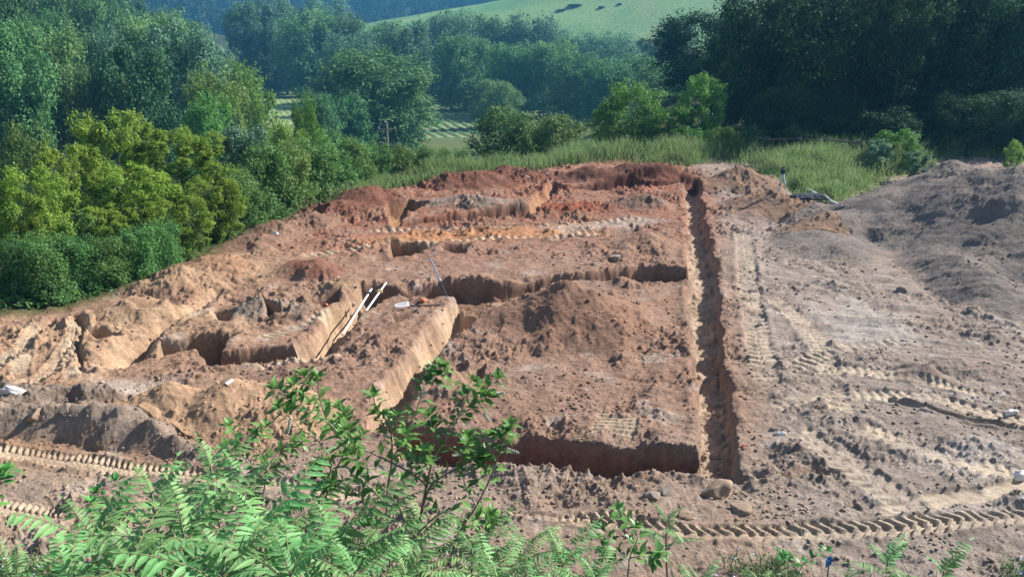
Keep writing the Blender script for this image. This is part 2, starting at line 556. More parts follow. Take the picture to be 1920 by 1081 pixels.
rough_h = (big * 0.8 * (1 - 0.7 * wall) + (c1 + c2 * farc) * (1 - .8 * spoilm) + c3 * farc + c4) * rough - rill + slide + drag + lip * (.03 + .6 * c3)
wall_h = wall * (0.05 * fbm(GX, GY, 4.0, 3, 82))
Zg = Z + big * 0.35 - dep + TR + rough_h + wall_h
Zh = Zg + BUMP * (1 - np.clip(dep / 0.5, 0, 1) * (BUMP < 0.5))
Zh = np.where(heapid >= 0, Zh, Zg + BUMP)

# soil colour of the earth; trench wall tones also have sun and shade painted in
def C(*c):
    return np.array(c, dtype=np.float64)
GREY, TAN, RED, BROWN, ORANGE, DARK, PALE = C(.30, .245, .205), C(.42, .29, .19), C(.20, .070, .042), C(.27, .17, .125), C(.36, .185, .095), C(.14, .10, .08), C(.46, .41, .37)
def mixc(a, b, t):
    return a * (1 - t[..., None]) + b * t[..., None]
n_a = fbm(GX, GY, 0.30, 4, 101)
n_b = fbm(GX, GY, 0.9, 4, 111)
n_c = fbm(GX, GY, 2.4, 3, 121)
K = np.broadcast_to(BROWN, Z.shape + (3,)).copy()
K = mixc(K, GREY, np.clip(0.45 + 0.9 * n_a, 0, 1))
T1L = poly([(1281, 345), (1308, 846), (1330, 1100)])
rightside = sstep(-0.3, 1.2, GX - np.interp(GY, T1L[::-1, 1], T1L[::-1, 0]) - 0.9)
K = mixc(K, GREY * (0.98), rightside * 0.85)
leftside = sstep(-4.0, -9.0, GX) * (1 - sstep(26, 34, GY))
K = mixc(K, TAN * 0.92, np.clip(leftside * (0.75 + 0.5 * n_b), 0, 1))
far = sstep(25, 36, GY + 0.35 * (-GX) * 0.6 + 3.0 * n_a) * (1 - 0.75 * rightside)
K = mixc(K, RED * 1.22 + 0.025, np.clip(far * (0.70 + 0.6 * n_b), 0, .95))
front = sstep(15.0, 13.2, GY)
K = mixc(K, GREY * 1.05, front * 0.6)
K = mixc(K, C(.26, .145, .10), np.clip(0.5 + n_a * .9 - .5 * rightside, 0, .55) * (1 - rightside) * sstep(13.5, 16, GY))
K = mixc(K, PALE, np.clip((n_b - 0.42) * 1.6, 0, 0.4) * (1 - far))
K = mixc(K, DARK * 1.4, np.clip((n_c - 0.35) * 1.4, 0, 0.45))
hc = {'mid': C(.235, .140, .100), 'fore': C(.41, .275, .18), 'spoil': C(.180, .152, .136), 'orange': C(.23, .145, .095), 'berm': GREY * .9, 'bermback': GREY * .8,
      'backleft': C(.150, .066, .046), 'backmid': C(.135, .062, .046), 'backright': C(.140, .060, .044), 'edgered': C(.155, .070, .050), 'edgebrown': BROWN * .8, 'edgetan': C(.29, .175, .11),
      'edgesand': TAN * .8, 'leftsand': TAN * .85, 'redsmall': C(.20, .095, .068), 'greysmall': GREY * .8, 'crumb': TAN * .75, 'pitheap': BROWN,
      'darkheap': DARK * 1.3, 'backheap': RED * 1.3, 'longheap': GREY * .75, 'rubble': DARK * 1.5}
for i, (nm, _) in enumerate(HEAPS):
    m = heapid == i
    t = np.clip((bump_best - 0.03) * 6 * (1 + n_b), 0, 0.9) * m
    K = mixc(K, hc[nm], t)
# flat greyish clay scraped smooth by the blade, tan floor between the far tracks
for P, cc, amt in (([(1540, 610), (1610, 560), (1700, 590), (1720, 640), (1600, 650)], PALE * .9, .6),
                   ([(640, 460), (760, 435), (1000, 428), (1110, 418), (1130, 438), (1000, 446), (760, 455)], ORANGE * 1.15, .75),
                   ([(1020, 428), (1180, 408), (1270, 415), (1200, 425), (1060, 440)], PALE * .85, .6),
                   ([(160, 715), (250, 712), (330, 720), (240, 745), (160, 740)], PALE, .6),
                   ([(1720, 830), (1850, 820), (1960, 850), (1800, 900), (1700, 870)], PALE, .5),
                   ([(20, 640), (140, 600), (300, 620), (180, 720), (0, 730)], TAN, .45)):
    s = poly_sd(wx2, wy2, poly(P))
    K = mixc(K, cc, amt * sstep(0.35, -0.35, s))
K = mixc(K, C(.53, .43, .32), np.clip(trk * 0.8, 0, 0.8) * (1 - 0.3 * far))
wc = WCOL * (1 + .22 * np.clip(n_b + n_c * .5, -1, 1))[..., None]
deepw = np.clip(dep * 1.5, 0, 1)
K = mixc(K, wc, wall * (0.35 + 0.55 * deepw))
GRASSG = C(.075, .085, .035)
K = mixc(K, GRASSG, np.clip(out * 1.2 + 0.8 * nearbank * sstep(0.0, 0.5, n_b + .3), 0, 1))
K = K * (1 + 0.18 * np.clip(n_c, -1, 1))[..., None]
K = np.clip(K * mixc(np.broadcast_to(C(.96, .915, .86), K.shape), C(.94, .94, .945), rightside * .9), 0.01, 0.8)

def sheet(name, ZZ, facemask):
    idx = np.arange(NR * NC).reshape(NR, NC)
    F = np.stack([idx[:-1, :-1], idx[:-1, 1:], idx[1:, 1:], idx[1:, :-1]], -1)[facemask]
    F = F.reshape(-1, 4)
    used, invx = np.unique(F.ravel(), return_inverse=True)
    V = np.stack([GX.ravel()[used], GY.ravel()[used], ZZ.ravel()[used]], -1)
    me = mesh_np(name, V, invx.reshape(-1, 4), M['soil'], smooth=False)
    ca = me.color_attributes.new("soil", 'FLOAT_COLOR', 'POINT')
    kc = np.ones((len(used), 4), np.float32)
    kc[:, :3] = K.reshape(-1, 3)[used]
    ca.data.foreach_set("color", kc.ravel())
    return add(name, me)

def facemax(a):
    return np.maximum(np.maximum(a[:-1, :-1], a[:-1, 1:]), np.maximum(a[1:, :-1], a[1:, 1:]))

ZG = np.where(heapid >= 0, np.minimum(Zg, Zh - 0.02) - 0.02, Zh)
ground = sheet("ground", ZG, np.ones((NR - 1, NC - 1), bool))
tag(ground, kind='structure')
HEAP_LABELS = {
    'mid': "big brown heap of loose soil in the middle of the trenched pad",
    'fore': "orange tan dirt heap between the grey berm and the leafy shrub",
    'spoil': "very large grey spoil pile rising beside the grass and dark trees",
    'orange': "long orange brown bank of dug earth along the far end of the long straight trench",
    'berm': "low grey berm with a shaded face beside the cleat track",
    'bermback': "low dark ridge of rubble behind the grey berm, near the wheel ruts",
    'backleft': "dark red clod heap at the back edge under a thin white stake",
    'backmid': "low dark red mound between two other red heaps at the back edge below the grass",
    'backright': "pointed dark red heap at the back edge nearest the end of the long straight trench",
    'edgered': "dark red broken clod heap along the pad edge below the pale green bushes",
    'edgebrown': "brown lumpy ridge of earth at the pad edge with a white stone on it",
    'edgetan': "rounded reddish tan mound at the pad edge below a yellow green tree",
    'edgesand': "sandy tan mound at the pad edge below the dark thicket",
    'leftsand': "low sandy hump at the upper end of the boundary trench beside the wheel ruts",
    'redsmall': "small crumbly red heap among grey clods above the two white rods",
    'greysmall': "small grey clod heap beside a dark pit, above the cut block",
    'crumb': "low tan crumbled hump above the upper ends of the white rods",
    'pitheap': "small pinkish brown cone of soil right below a square pit",
    'darkheap': "dark brown small heap near the far part of the long straight trench",
    'backheap': "low reddish long mound beside the dark brown small heap",
    'longheap': "long grey brown ridge of soil above the far cross trench",
    'rubble': "small dark pile of lumps on the grey tracked ground below the spoil pile"}
HEAP_OBJ = {}
for i, (nm, _) in enumerate(HEAPS):
    fm = facemax((heapid == i).astype(np.int8)) > 0
    if fm.sum() < 20:
        continue
    o = sheet("dirt_heap", Zh, fm)
    tag(o, HEAP_LABELS[nm], "dirt heap", "heaps of dug soil on the pad")
    HEAP_OBJ[nm] = o

_inv0, _inv1 = lgy[0], lgy[-1]
def surf(x, y):
    """height of the finished pad surface"""
    r = (math.log(max(y, .1)) - _inv0) / (_inv1 - _inv0) * (NR - 1)
    c = (x / (y + 2.3) + 0.80) / 1.60 * (NC - 1)
    if 0 <= r <= NR - 1.01 and 0 <= c <= NC - 1.01:
        r0, c0 = int(r), int(c)
        fr, fc = r - r0, c - c0
        q = Zh[r0:r0 + 2, c0:c0 + 2]
        return float((q[0, 0] * (1 - fc) + q[0, 1] * fc) * (1 - fr) + (q[1, 0] * (1 - fc) + q[1, 1] * fc) * fr)
    return ground_at(x, y)

def hit(px, py):
    """first surface point seen at a photo pixel"""
    d = ray(px, py)
    prev = None
    for Y in np.geomspace(3, 58, 700):
        p = np.array([0, 0, CAM_H]) + d * (Y / d[1])
        if p[2] <= surf(p[0], p[1]):
            return p
    return at(px, py)

# ------------------------------------------------------------------ wider land: valley, hills
NR2, NC2 = 330, 320
y2 = np.geomspace(7.0, 1300, NR2)
u2 = np.linspace(-1.25, 1.25, NC2)
LY = np.repeat(y2[:, None], NC2, 1)
LX = u2[None, :] * (LY + 14)
LZ = macro(LX, LY)
infine = (LY < 57) & (np.abs(LX / (LY + 2.3)) < 0.78)
LZ = LZ - np.where(infine, 1.2, 0.02)
idx = np.arange(NR2 * NC2).reshape(NR2, NC2)
LF = np.stack([idx[:-1, :-1], idx[:-1, 1:], idx[1:, 1:], idx[1:, :-1]], -1).reshape(-1, 4)

def land_mat():
    m, n, p = new_mat("land")
    a = n.nodes.new("ShaderNodeAttribute")
    a.attribute_name = "soil"
    tc = n.nodes.new("ShaderNodeTexCoord")
    k = n.nodes.new("ShaderNodeTexNoise")
    k.inputs["Scale"].default_value = 0.6
    k.inputs["Detail"].default_value = 9
    k.inputs["Roughness"].default_value = 0.7
    n.links.new(tc.outputs["Object"], k.inputs["Vector"])
    mr = n.nodes.new("ShaderNodeMapRange")
    mr.inputs["From Min"].default_value = 0.3
    mr.inputs["From Max"].default_value = 0.7
    mr.inputs["To Min"].default_value = 0.7
    mr.inputs["To Max"].default_value = 1.3
    n.links.new(k.outputs["Fac"], mr.inputs["Value"])
    vm = n.nodes.new("ShaderNodeVectorMath")
    vm.operation = 'SCALE'
    n.links.new(a.outputs["Color"], vm.inputs[0])
    n.links.new(mr.outputs[0], vm.inputs["Scale"])
    n.links.new(vm.outputs[0], p.inputs["Base Color"])
    p.inputs["Roughness"].default_value = 0.95
    p.inputs["Specular IOR Level"].default_value = 0.1
    bp = n.nodes.new("ShaderNodeBump")
    bp.inputs["Strength"].default_value = 0.6
    bp.inputs["Distance"].default_value = 0.6
    n.links.new(k.outputs["Fac"], bp.inputs["Height"])
    n.links.new(bp.outputs[0], p.inputs["Normal"])
    return m
M['land'] = land_mat()
me = mesh_np("land", np.stack([LX.ravel(), LY.ravel(), LZ.ravel()], -1), LF, M['land'], smooth=True)
ca = me.color_attributes.new("soil", 'FLOAT_COLOR', 'POINT')
lk = np.broadcast_to(C(.085, .125, .045), LZ.shape + (3,)).copy()
nn = fbm(LX, LY, 0.012, 4, 131)
lk = mixc(lk, C(.12, .13, .05), np.clip(0.4 + nn, 0, 1))
hill = sstep(300, 360, LY) * (1 - sstep(560, 600, LY))
lk = mixc(lk, C(.15, .27, .10), hill * 0.9)
lk = mixc(lk, C(.19, .27, .10), hill * .4)
lk = mixc(lk, C(.10, .22, .08), hill * np.clip(fbm(LX, LY, .03, 3, 133) * 1.6, 0, .7))
lk = mixc(lk, C(.08, .19, .075), hill * .55 * (np.sin(LY * .9 + 4 * fbm(LX, LY, .01, 2, 7)) > .1) * sstep(430, 445, LY) * (LX < 60))
lk = mixc(lk, C(.19, .24, .11), hill * np.clip(sstep(20, 70, LX) * sstep(0, .3, nn + .15), 0, 1) * 0.7)
lk = mixc(lk, C(.02, .035, .015), sstep(600, 640, LY))
wood = sstep(2, 14, -LX - 0.27 * LY - 6) * sstep(40, 70, LY)
lk = mixc(lk, C(.03, .04, .018), wood)
wood2 = sstep(10, 16, LX) * sstep(49, 53, LY) * (1 - sstep(220, 260, LY)) * sstep(0.10, 0.16, LX / LY)
lk = mixc(lk, C(.025, .035, .016), wood2)
kc = np.ones((LX.size, 4), np.float32)
kc[:, :3] = lk.reshape(-1, 3)
ca.data.foreach_set("color", kc.ravel())
land = add("hill_terrain", me)
tag(land, kind='structure')
# ------------------------------------------------------------------ foliage builders
M['leaf_slope'] = leaf_mat('leaf_slope', (.050, .135, .062), (.100, .215, .090), .25, .6, .08)
M['leaf_thicket'] = leaf_mat('leaf_thicket', (.065, .160, .048), (.150, .260, .075), .32, .55, .15)
M['bark'] = simple("bark", (.075, .06, .048), .9, var=.35, scale=6)
M['leaf_mid'] = leaf_mat("leaf_mid", (.085, .195, .070), (.155, .285, .100), .32, .6, .12)
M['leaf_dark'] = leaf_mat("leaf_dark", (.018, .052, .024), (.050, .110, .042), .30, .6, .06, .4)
M['leaf_blue'] = leaf_mat("leaf_blue", (.085, .190, .110), (.155, .275, .155), .3, .6, .12)
M['leaf_bright'] = leaf_mat("leaf_bright", (.105, .230, .045), (.190, .330, .070), .42, .55, .2)
M['leaf_yellow'] = leaf_mat("leaf_yellow", (.135, .270, .050), (.340, .420, .070), .48, .6, .12, .2, .012)
M['leaf_teal'] = leaf_mat("leaf_teal", (.075, .170, .095), (.150, .270, .160), .3)
M['leaf_shrub'] = leaf_mat("leaf_shrub", (.080, .180, .045), (.160, .260, .080), .38, .55, .2)
M['leaf_conifer'] = leaf_mat("leaf_conifer", (.016, .036, .020), (.030, .055, .026), .1)

def leaf_quads(P, N, size, rng, aspect=0.55, sizevar=0.35):
    """one pointed leaf per row of P, facing N, as a rhombus"""
    n = len(P)
    N = N / (np.linalg.norm(N, axis=1, keepdims=True) + 1e-9)
    T = np.cross(N, rng.normal(size=(n, 3)))
    T /= np.linalg.norm(T, axis=1, keepdims=True) + 1e-9
    B = np.cross(N, T)
    L = (size * (1 + sizevar * rng.uniform(-1, 1, n)))[:, None]
    V = np.stack([P - T * L * .5, P + B * L * aspect * .5 - T * L * .05, P + T * L * .5 - N * L * .12, P - B * L * aspect * .5 - T * L * .05], 1)
    return V.reshape(-1, 3), np.arange(4 * n).reshape(n, 4)

def sphere_dirs(rng, n):
    v = rng.normal(size=(n, 3))
    return v / np.linalg.norm(v, axis=1, keepdims=True)

def crown(seed, nlobe=20, sub=16, per=14, leaf=0.036, z0=0.12, zm=0.55, lr=(.10, .17), wide=0.40, spray=0.0, taper=1.0):
    """unit tree (height 1, width about 1): lobes made of twig clusters made of leaves; returns crown mesh data and limb targets"""
    rng = np.random.default_rng(seed)
    cs, rs = [], []
    for i in range(nlobe):
        z = z0 + 0.06 + (0.95 - z0 - 0.10) * ((i + rng.uniform(0, 1)) / nlobe)
        e = (z - zm) / (zm - z0 + .05 if z < zm else 1.02 - zm)
        rm = wide * math.sqrt(max(0.03, 1 - min(1, abs(e)) ** 2.2)) * (1 - (1 - taper) * z)
        a = i * 2.399 + rng.uniform(-.5, .5)
        rr = rm * math.sqrt(rng.uniform(.15, 1))
        cs.append((rr * math.cos(a), rr * math.sin(a), z))
        rs.append(rng.uniform(*lr))
    cs, rs = np.array(cs), np.array(rs)
    PP, NN = [], []
    for c, r in zip(cs, rs):
        d = sphere_dirs(rng, sub)
        d[:, 2] = d[:, 2] * 0.85 + 0.12
        tw = c + d * r * rng.uniform(.55, 1.12, (sub, 1))
        tw[:, 2] = np.maximum(tw[:, 2], z0 * .6)
        tw = np.repeat(tw, per, 0)
        dd = np.repeat(d, per, 0)
        off = rng.normal(size=tw.shape) * np.array([.034, .034, .020 if spray else .026]) * (r / .13)
        PP.append(tw + off)
        NN.append(dd * (.25 if spray else .55) + np.array([0, 0, .9 if spray else .45]) + rng.normal(size=tw.shape) * .45)
    P, N = np.vstack(PP), np.vstack(NN)
    V, F = leaf_quads(P, N, leaf, rng)
    return V, F, cs

def trunk_mb(seed, cs, r0=0.022, top=0.8, nl=9):
    rng = random.Random(seed)
    mb = MB()
    pts = [(0, 0, -0.03)]
    x = y = 0
    for k in range(1, 7):
        x += rng.uniform(-.018, .018)
        y += rng.uniform(-.018, .018)
        pts.append((x, y, top * k / 6))
    mb.tube(pts, [r0 * (1.25 if k == 0 else 1 - .8 * k / 6) for k in range(7)], 7)
    for i in rng.sample(range(len(cs)), min(nl, len(cs))):
        c = cs[i]
        zz = max(.12, min(top * .92, c[2] - rng.uniform(.10, .25)))
        k = min(5, int(zz / top * 6))
        f = zz / top * 6 - k
        a = Vector(pts[k]).lerp(Vector(pts[k + 1]), f)
        b = Vector(c)
        mid = a.lerp(b, .5) + Vector((rng.uniform(-.02, .02), rng.uniform(-.02, .02), -.02))
        mb.tube([a, mid, b], [r0 * .42, r0 * .3, r0 * .1], 5, cap=False)
    return mb

KINDS = {}
def def_kind(name, mat, nvar, **kw):
    tr = kw.pop('trunk', {})
    out = []
    for v in range(nvar):
        V, F, cs = crown(sum(map(ord, name)) * 7 + v, **kw)
        cm = mesh_np(name + "_crown", V, F, M[mat])
        tb = trunk_mb(v + 11, cs, **tr)
        tm = bpy.data.meshes.new(name + "_trunk")
        tm.from_pydata(tb.v, [], tb.f)
        tm.materials.append(M['bark'])
        out.append((cm, tm))
    KINDS[name] = out

def_kind('valley', 'leaf_mid', 4, nlobe=44, sub=26, per=20, leaf=.031, z0=.02, zm=.45, lr=(.10, .16), wide=.43)
def_kind('valley_blue', 'leaf_blue', 3, nlobe=44, sub=26, per=20, leaf=.030, z0=.02, zm=.5, lr=(.09, .16), wide=.43)
def_kind('wood', 'leaf_mid', 4, nlobe=36, sub=24, per=24, leaf=.032, z0=.06, zm=.55, lr=(.10, .17), wide=.44)
def_kind('wood_dark', 'leaf_slope', 3, nlobe=36, sub=24, per=24, leaf=.032, z0=.04, zm=.50, lr=(.10, .17), wide=.44)
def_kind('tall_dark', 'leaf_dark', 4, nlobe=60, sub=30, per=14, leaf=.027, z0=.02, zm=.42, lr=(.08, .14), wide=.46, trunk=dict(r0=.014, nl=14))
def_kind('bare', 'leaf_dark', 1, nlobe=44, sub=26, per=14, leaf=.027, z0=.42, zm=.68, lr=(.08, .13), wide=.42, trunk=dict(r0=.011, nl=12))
def_kind('bright', 'leaf_bright', 3, nlobe=26, sub=24, per=18, leaf=.034, z0=.02, zm=.45, lr=(.09, .15), trunk=dict(r0=.012))
def_kind('locust', 'leaf_yellow', 3, nlobe=72, sub=20, per=22, leaf=.026, z0=.03, zm=.58, lr=(.045, .095), wide=.46, spray=1, trunk=dict(r0=.012, nl=16))
def_kind('teal', 'leaf_teal', 2, nlobe=26, sub=22, per=14, leaf=.042, z0=.05, zm=.5, lr=(.08, .13), trunk=dict(r0=.012))
def_kind('shrub', 'leaf_shrub', 4, nlobe=22, sub=24, per=18, leaf=.042, z0=.0, zm=.35, lr=(.12, .2), trunk=dict(r0=.014, top=.6, nl=8))
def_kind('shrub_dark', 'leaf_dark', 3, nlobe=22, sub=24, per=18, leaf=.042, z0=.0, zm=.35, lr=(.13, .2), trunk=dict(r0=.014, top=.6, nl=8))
def_kind('thicket', 'leaf_thicket', 3, nlobe=26, sub=26, per=22, leaf=.034, z0=.0, zm=.4, lr=(.11, .2), trunk=dict(r0=.014, top=.6, nl=8))
def_kind('conifer', 'leaf_conifer', 2, nlobe=30, sub=16, per=16, leaf=.030, z0=.03, zm=.2, lr=(.07, .11), wide=.45, taper=.15)

rt = random.Random(5)
def plant_tree(kind, x, y, h, wdt, name, label, cat="tree", group=None, var=None, sink=0.0):
    lst = KINDS[kind]
    cm, tm = lst[rt.randrange(len(lst)) if var is None else var % len(lst)]
    e = empty(name, (x, y, (surf(x, y) if y < 58 else ground_at(x, y)) - sink), label, cat, group, rt.uniform(0, 6.28))
    e.scale = (wdt, wdt, h)
    add("trunk", tm, e)
    add("crown", cm, e)
    return e

def tree_px(kind, px, ptop, Y, wpx, name, label, cat="tree", group=None, var=None):
    """tree standing at depth Y whose top shows at photo pixel (px, ptop), wpx pixels wide"""
    p = at_depth(px, ptop, Y)
    g = surf(p[0], Y) if Y < 58 else ground_at(p[0], Y)
    h = max(0.8, p[2] - g)
    zc = Y / ray(px, ptop)[1]
    return plant_tree(kind, p[0], Y, h, wpx * zc / FPX * 1.12, name, label, cat, group, var)

ORD = ["first", "second", "third", "fourth", "fifth", "sixth", "seventh", "eighth", "ninth", "tenth", "eleventh", "twelfth", "thirteenth", "fourteenth", "fifteenth", "sixteenth"]

# --- trees of the valley floor
VT = "trees along the valley floor"
for a in [
    ('valley', 575, 22, 285, 120, "tall pale tree behind the narrow field strip, nearest the wooded slope"),
    ('valley', 640, 30, 290, 110, "tall tree touching the tip of the hay field, behind the big round tree"),
    ('valley_blue', 660, 62, 255, 120, "tree right behind the top of the big round valley tree"),
    ('valley', 700, 95, 152, 225, "big round tree behind the utility pole"),
    ('valley', 640, 175, 140, 110, "lower bushy tree at the foot of the big round tree, on its shaded side"),
    ('valley_blue', 760, 40, 235, 125, "tall oval tree between the big round tree and the crop rows"),
    ('valley', 725, 45, 270, 90, "narrow tree top just below the tip of the hay field"),
    ('valley', 870, 68, 232, 125, "rounded tree standing directly behind the crop rows"),
    ('valley_blue', 850, 22, 290, 110, "tall tree behind the rounded tree of the crop rows, cutting into the hay field"),
    ('valley', 925, 30, 300, 110, "tree below the ploughed rows of the hay field hill"),
    ('valley_blue', 1000, 30, 300, 115, "tall tree below the pair of hill bushes on the hay field"),
    ('valley', 960, 82, 220, 110, "tree behind the low twin bushes, next to the rounded crop row tree"),
    ('valley', 1030, 78, 215, 125, "broad tree in the middle of the valley row, above the twin bushes"),
    ('valley_blue', 1085, 58, 290, 110, "tree top directly under the dark hill bushes"),
    ('valley', 1085, 100, 200, 110, "lower broad tree above the bigger twin bush"),
    ('valley_blue', 1150, 62, 270, 120, "tree below the lone small hill bush"),
    ('valley', 1140, 112, 185, 115, "tree between the twin bushes and the bright young tree, deep in shade"),
    ('valley', 1195, 105, 190, 110, "tree directly above the bright young sapling"),
    ('valley_blue', 1245, 60, 230, 120, "pale feathery tree against the hay field beside the tall dark wood"),
    ('valley', 1250, 120, 150, 120, "tree in the gap between the pale feathery tree and the bright sapling"),
    ('valley', 805, 120, 262, 80, "small dark tree at the upper end of the crop rows"),
    ('valley', 930, 150, 190, 90, "small shaded tree at the edge of the crop rows"),
]:
    tree_px(a[0], a[1], a[2], a[3], a[4], "broadleaf_tree", a[5], "tree", VT)
for px, pt, Y, wp, lb in [(465, 5, 300, 95, "hazy tree at the far end of the wooded slope, above the bright green tree"), (505, -10, 310, 100, "hazy tall tree above the narrow field strip, nearest the slope"), (545, 5, 318, 90, "hazy tree closing the narrow field strip, beside the tall pale tree"),
                          (490, 40, 296, 80, "lower hazy tree at the head of the narrow field strip"), (530, 55, 300, 80, "low round hazy tree at the field strip's head, beside the tall pale tree"), (610, -5, 330, 100, "hazy tree top behind the tall pale tree")]:
    tree_px('valley_blue', px, pt, Y, wp, "broadleaf_tree", lb, "tree", VT)
tree_px('conifer', 598, 150, 175, 62, "conifer_tree", "dark narrow evergreen beside the pale field strip", "tree")
tree_px('conifer', 632, 140, 180, 56, "conifer_tree", "dark evergreen tucked against the big round tree", "tree")
tree_px('wood_dark', 590, 175, 95, 85, "broadleaf_tree", "dark small tree right behind the bright green spire tree", "tree")

# --- bushes on the hay hill
for px, pt, Y, wp, lb in [(1078, 14, 425, 30, "largest dark bush on the hay field hill"), (1051, 29, 420, 16, "small bush beside the largest bush on the hay field hill"),
                          (1127, 33, 415, 13, "small round bush on the open hay field, between larger bushes"), (1290, 14, 430, 42, "wide low dark bush on the hill above the pale feathery tree"), (1160, 42, 415, 10, "tiniest bush on the hay field hill")]:
    tree_px('shrub_dark', px, pt, Y, wp, "hill_bush", lb, "bush", "bushes on the hay field hill")

# --- the wooded slope
rows = [(92, [25, 105, 185, 255]), (120, [0, 70, 150, 225, 300, 365]), (150, [30, 95, 165, 240, 305, 370, 425]), (185, [10, 75, 140, 210, 275, 340, 395, 445]),
        (225, [40, 105, 170, 235, 300, 355, 405, 440]), (270, [0, 60, 130, 200, 260, 320, 380, 430])]
RN = ["lowest", "second", "third", "fourth", "fifth", "topmost"]
for ri, (Y, pxs) in enumerate(rows):
    for ci, px in enumerate(pxs):
        p = at_depth(px + rt.uniform(-8, 8), 200, Y + rt.uniform(-8, 8))
        dark = rt.random() < .30
        h = rt.uniform(13, 19) * (0.86 if ri == 0 else 1)
        if px > 380:
            h *= .85
        kd = 'wood_dark' if dark else ('valley_blue' if rt.random() < .25 else 'wood')
        plant_tree(kd, p[0], p[1], h, h * rt.uniform(.55, .72), "broadleaf_tree",
                   "%s tree in the %s row of the wooded slope, %s from its outer end" % ({'wood_dark': "dark green", 'valley_blue': "bluish", 'wood': "mid green"}[kd], RN[ri], ORD[ci]),
                   "tree", "trees of the wooded slope")

# --- light trees at the foot of the slope, in front of the pale field strip
for a in [('bright', 395, 128, 95, 120, "bright green round tree at the foot of the wooded slope above the yellow tree"),
          ('bright', 455, 118, 110, 110, "bright green tree beside the pale field strip, below the wooded slope"),
          ('bright', 462, 165, 100, 75, "light green tree whose side borders the pale field strip"),
          ('bright', 380, 175, 80, 110, "light green gnarled tree just above the tallest yellow green crown"),
          ('bright', 568, 178, 58, 62, "bright green spire tree in front of the dark small tree"),
          ('bright', 535, 230, 56, 120, "broad bright tree below the spire tree beside the teal tree"),
          ('bright', 605, 240, 54, 95, "bright rounded tree between the spire tree and the utility pole"),
          ('teal', 462, 232, 38, 105, "blue green tree with long drooping leaves beside the yellow trees"),
          ('teal', 430, 235, 46, 90, "smaller blue green tree behind the yellow crowns"),
          ('locust', 205, 195, 36, 175, "tallest yellow green tree with feathery crown"),
          ('locust', 325, 232, 33, 190, "broad yellow green tree leaning over the reddish mound"),
          ('locust', 120, 255, 31, 130, "yellow green tree below the tallest yellow crown"),
          ('locust', 45, 300, 27, 150, "yellow green tree at the outer edge, hanging over the dark thicket"),
          ('locust', 250, 300, 30, 150, "yellow green tree in front of the tallest one, over the thicket"),
          ('locust', 395, 330, 31, 110, "low yellow leaved tree with a leaning trunk above the reddish mound"),
          ('locust', 70, 395, 26.5, 120, "lowest yellow green tree, standing in the thicket near the sandy ruts"),
          ('locust', 325, 365, 29, 125, "low yellow green tree between the leaning one and the thicket"),
          ('locust', 190, 380, 28, 120, "low green and yellow tree in the middle of the thicket"),
          ('bright', 30, 232, 60, 110, "mid green tree poking up between the yellow crowns and the slope"),
          ('teal', 130, 400, 27.5, 100, "young blue green tree deep in the thicket under the yellow crowns"),
          ]:
    tree_px(a[0], a[1], a[2], a[3], a[4], "broadleaf_tree" if a[0] != 'locust' else "locust_tree", a[5], "tree")

# --- dark backlit wood beyond the fence
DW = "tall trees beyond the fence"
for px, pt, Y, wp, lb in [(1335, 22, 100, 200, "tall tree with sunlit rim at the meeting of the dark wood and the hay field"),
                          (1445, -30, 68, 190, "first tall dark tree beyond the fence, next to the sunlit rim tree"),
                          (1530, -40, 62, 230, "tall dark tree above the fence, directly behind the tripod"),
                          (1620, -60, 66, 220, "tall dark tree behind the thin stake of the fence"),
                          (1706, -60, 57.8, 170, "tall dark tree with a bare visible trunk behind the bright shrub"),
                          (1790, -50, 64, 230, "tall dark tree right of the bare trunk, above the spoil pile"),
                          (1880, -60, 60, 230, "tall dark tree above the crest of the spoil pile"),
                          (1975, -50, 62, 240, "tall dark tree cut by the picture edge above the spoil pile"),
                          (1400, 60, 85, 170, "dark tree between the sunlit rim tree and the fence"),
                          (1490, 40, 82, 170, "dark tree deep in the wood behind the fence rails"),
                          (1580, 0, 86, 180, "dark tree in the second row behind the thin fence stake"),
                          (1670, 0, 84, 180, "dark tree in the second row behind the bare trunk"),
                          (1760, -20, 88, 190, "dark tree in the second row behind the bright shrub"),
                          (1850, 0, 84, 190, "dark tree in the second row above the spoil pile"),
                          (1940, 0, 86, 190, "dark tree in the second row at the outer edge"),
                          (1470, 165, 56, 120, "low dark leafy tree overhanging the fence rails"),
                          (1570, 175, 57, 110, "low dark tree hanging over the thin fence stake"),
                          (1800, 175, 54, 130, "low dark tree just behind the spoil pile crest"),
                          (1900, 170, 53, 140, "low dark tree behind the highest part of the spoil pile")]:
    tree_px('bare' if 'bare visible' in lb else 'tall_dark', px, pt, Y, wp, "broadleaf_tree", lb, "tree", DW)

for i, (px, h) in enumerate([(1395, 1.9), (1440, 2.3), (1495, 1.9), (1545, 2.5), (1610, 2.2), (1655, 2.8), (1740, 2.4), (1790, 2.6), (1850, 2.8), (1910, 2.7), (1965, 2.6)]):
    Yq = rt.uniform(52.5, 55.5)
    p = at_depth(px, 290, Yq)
    plant_tree('shrub_dark', p[0], Yq, h, h * 1.5, "shrub", "dark undergrowth shrub beneath the tall dark wood, %s counted from the fence's start" % ORD[i], "shrub", "dark shrubs under the wood beyond the fence", sink=.2)

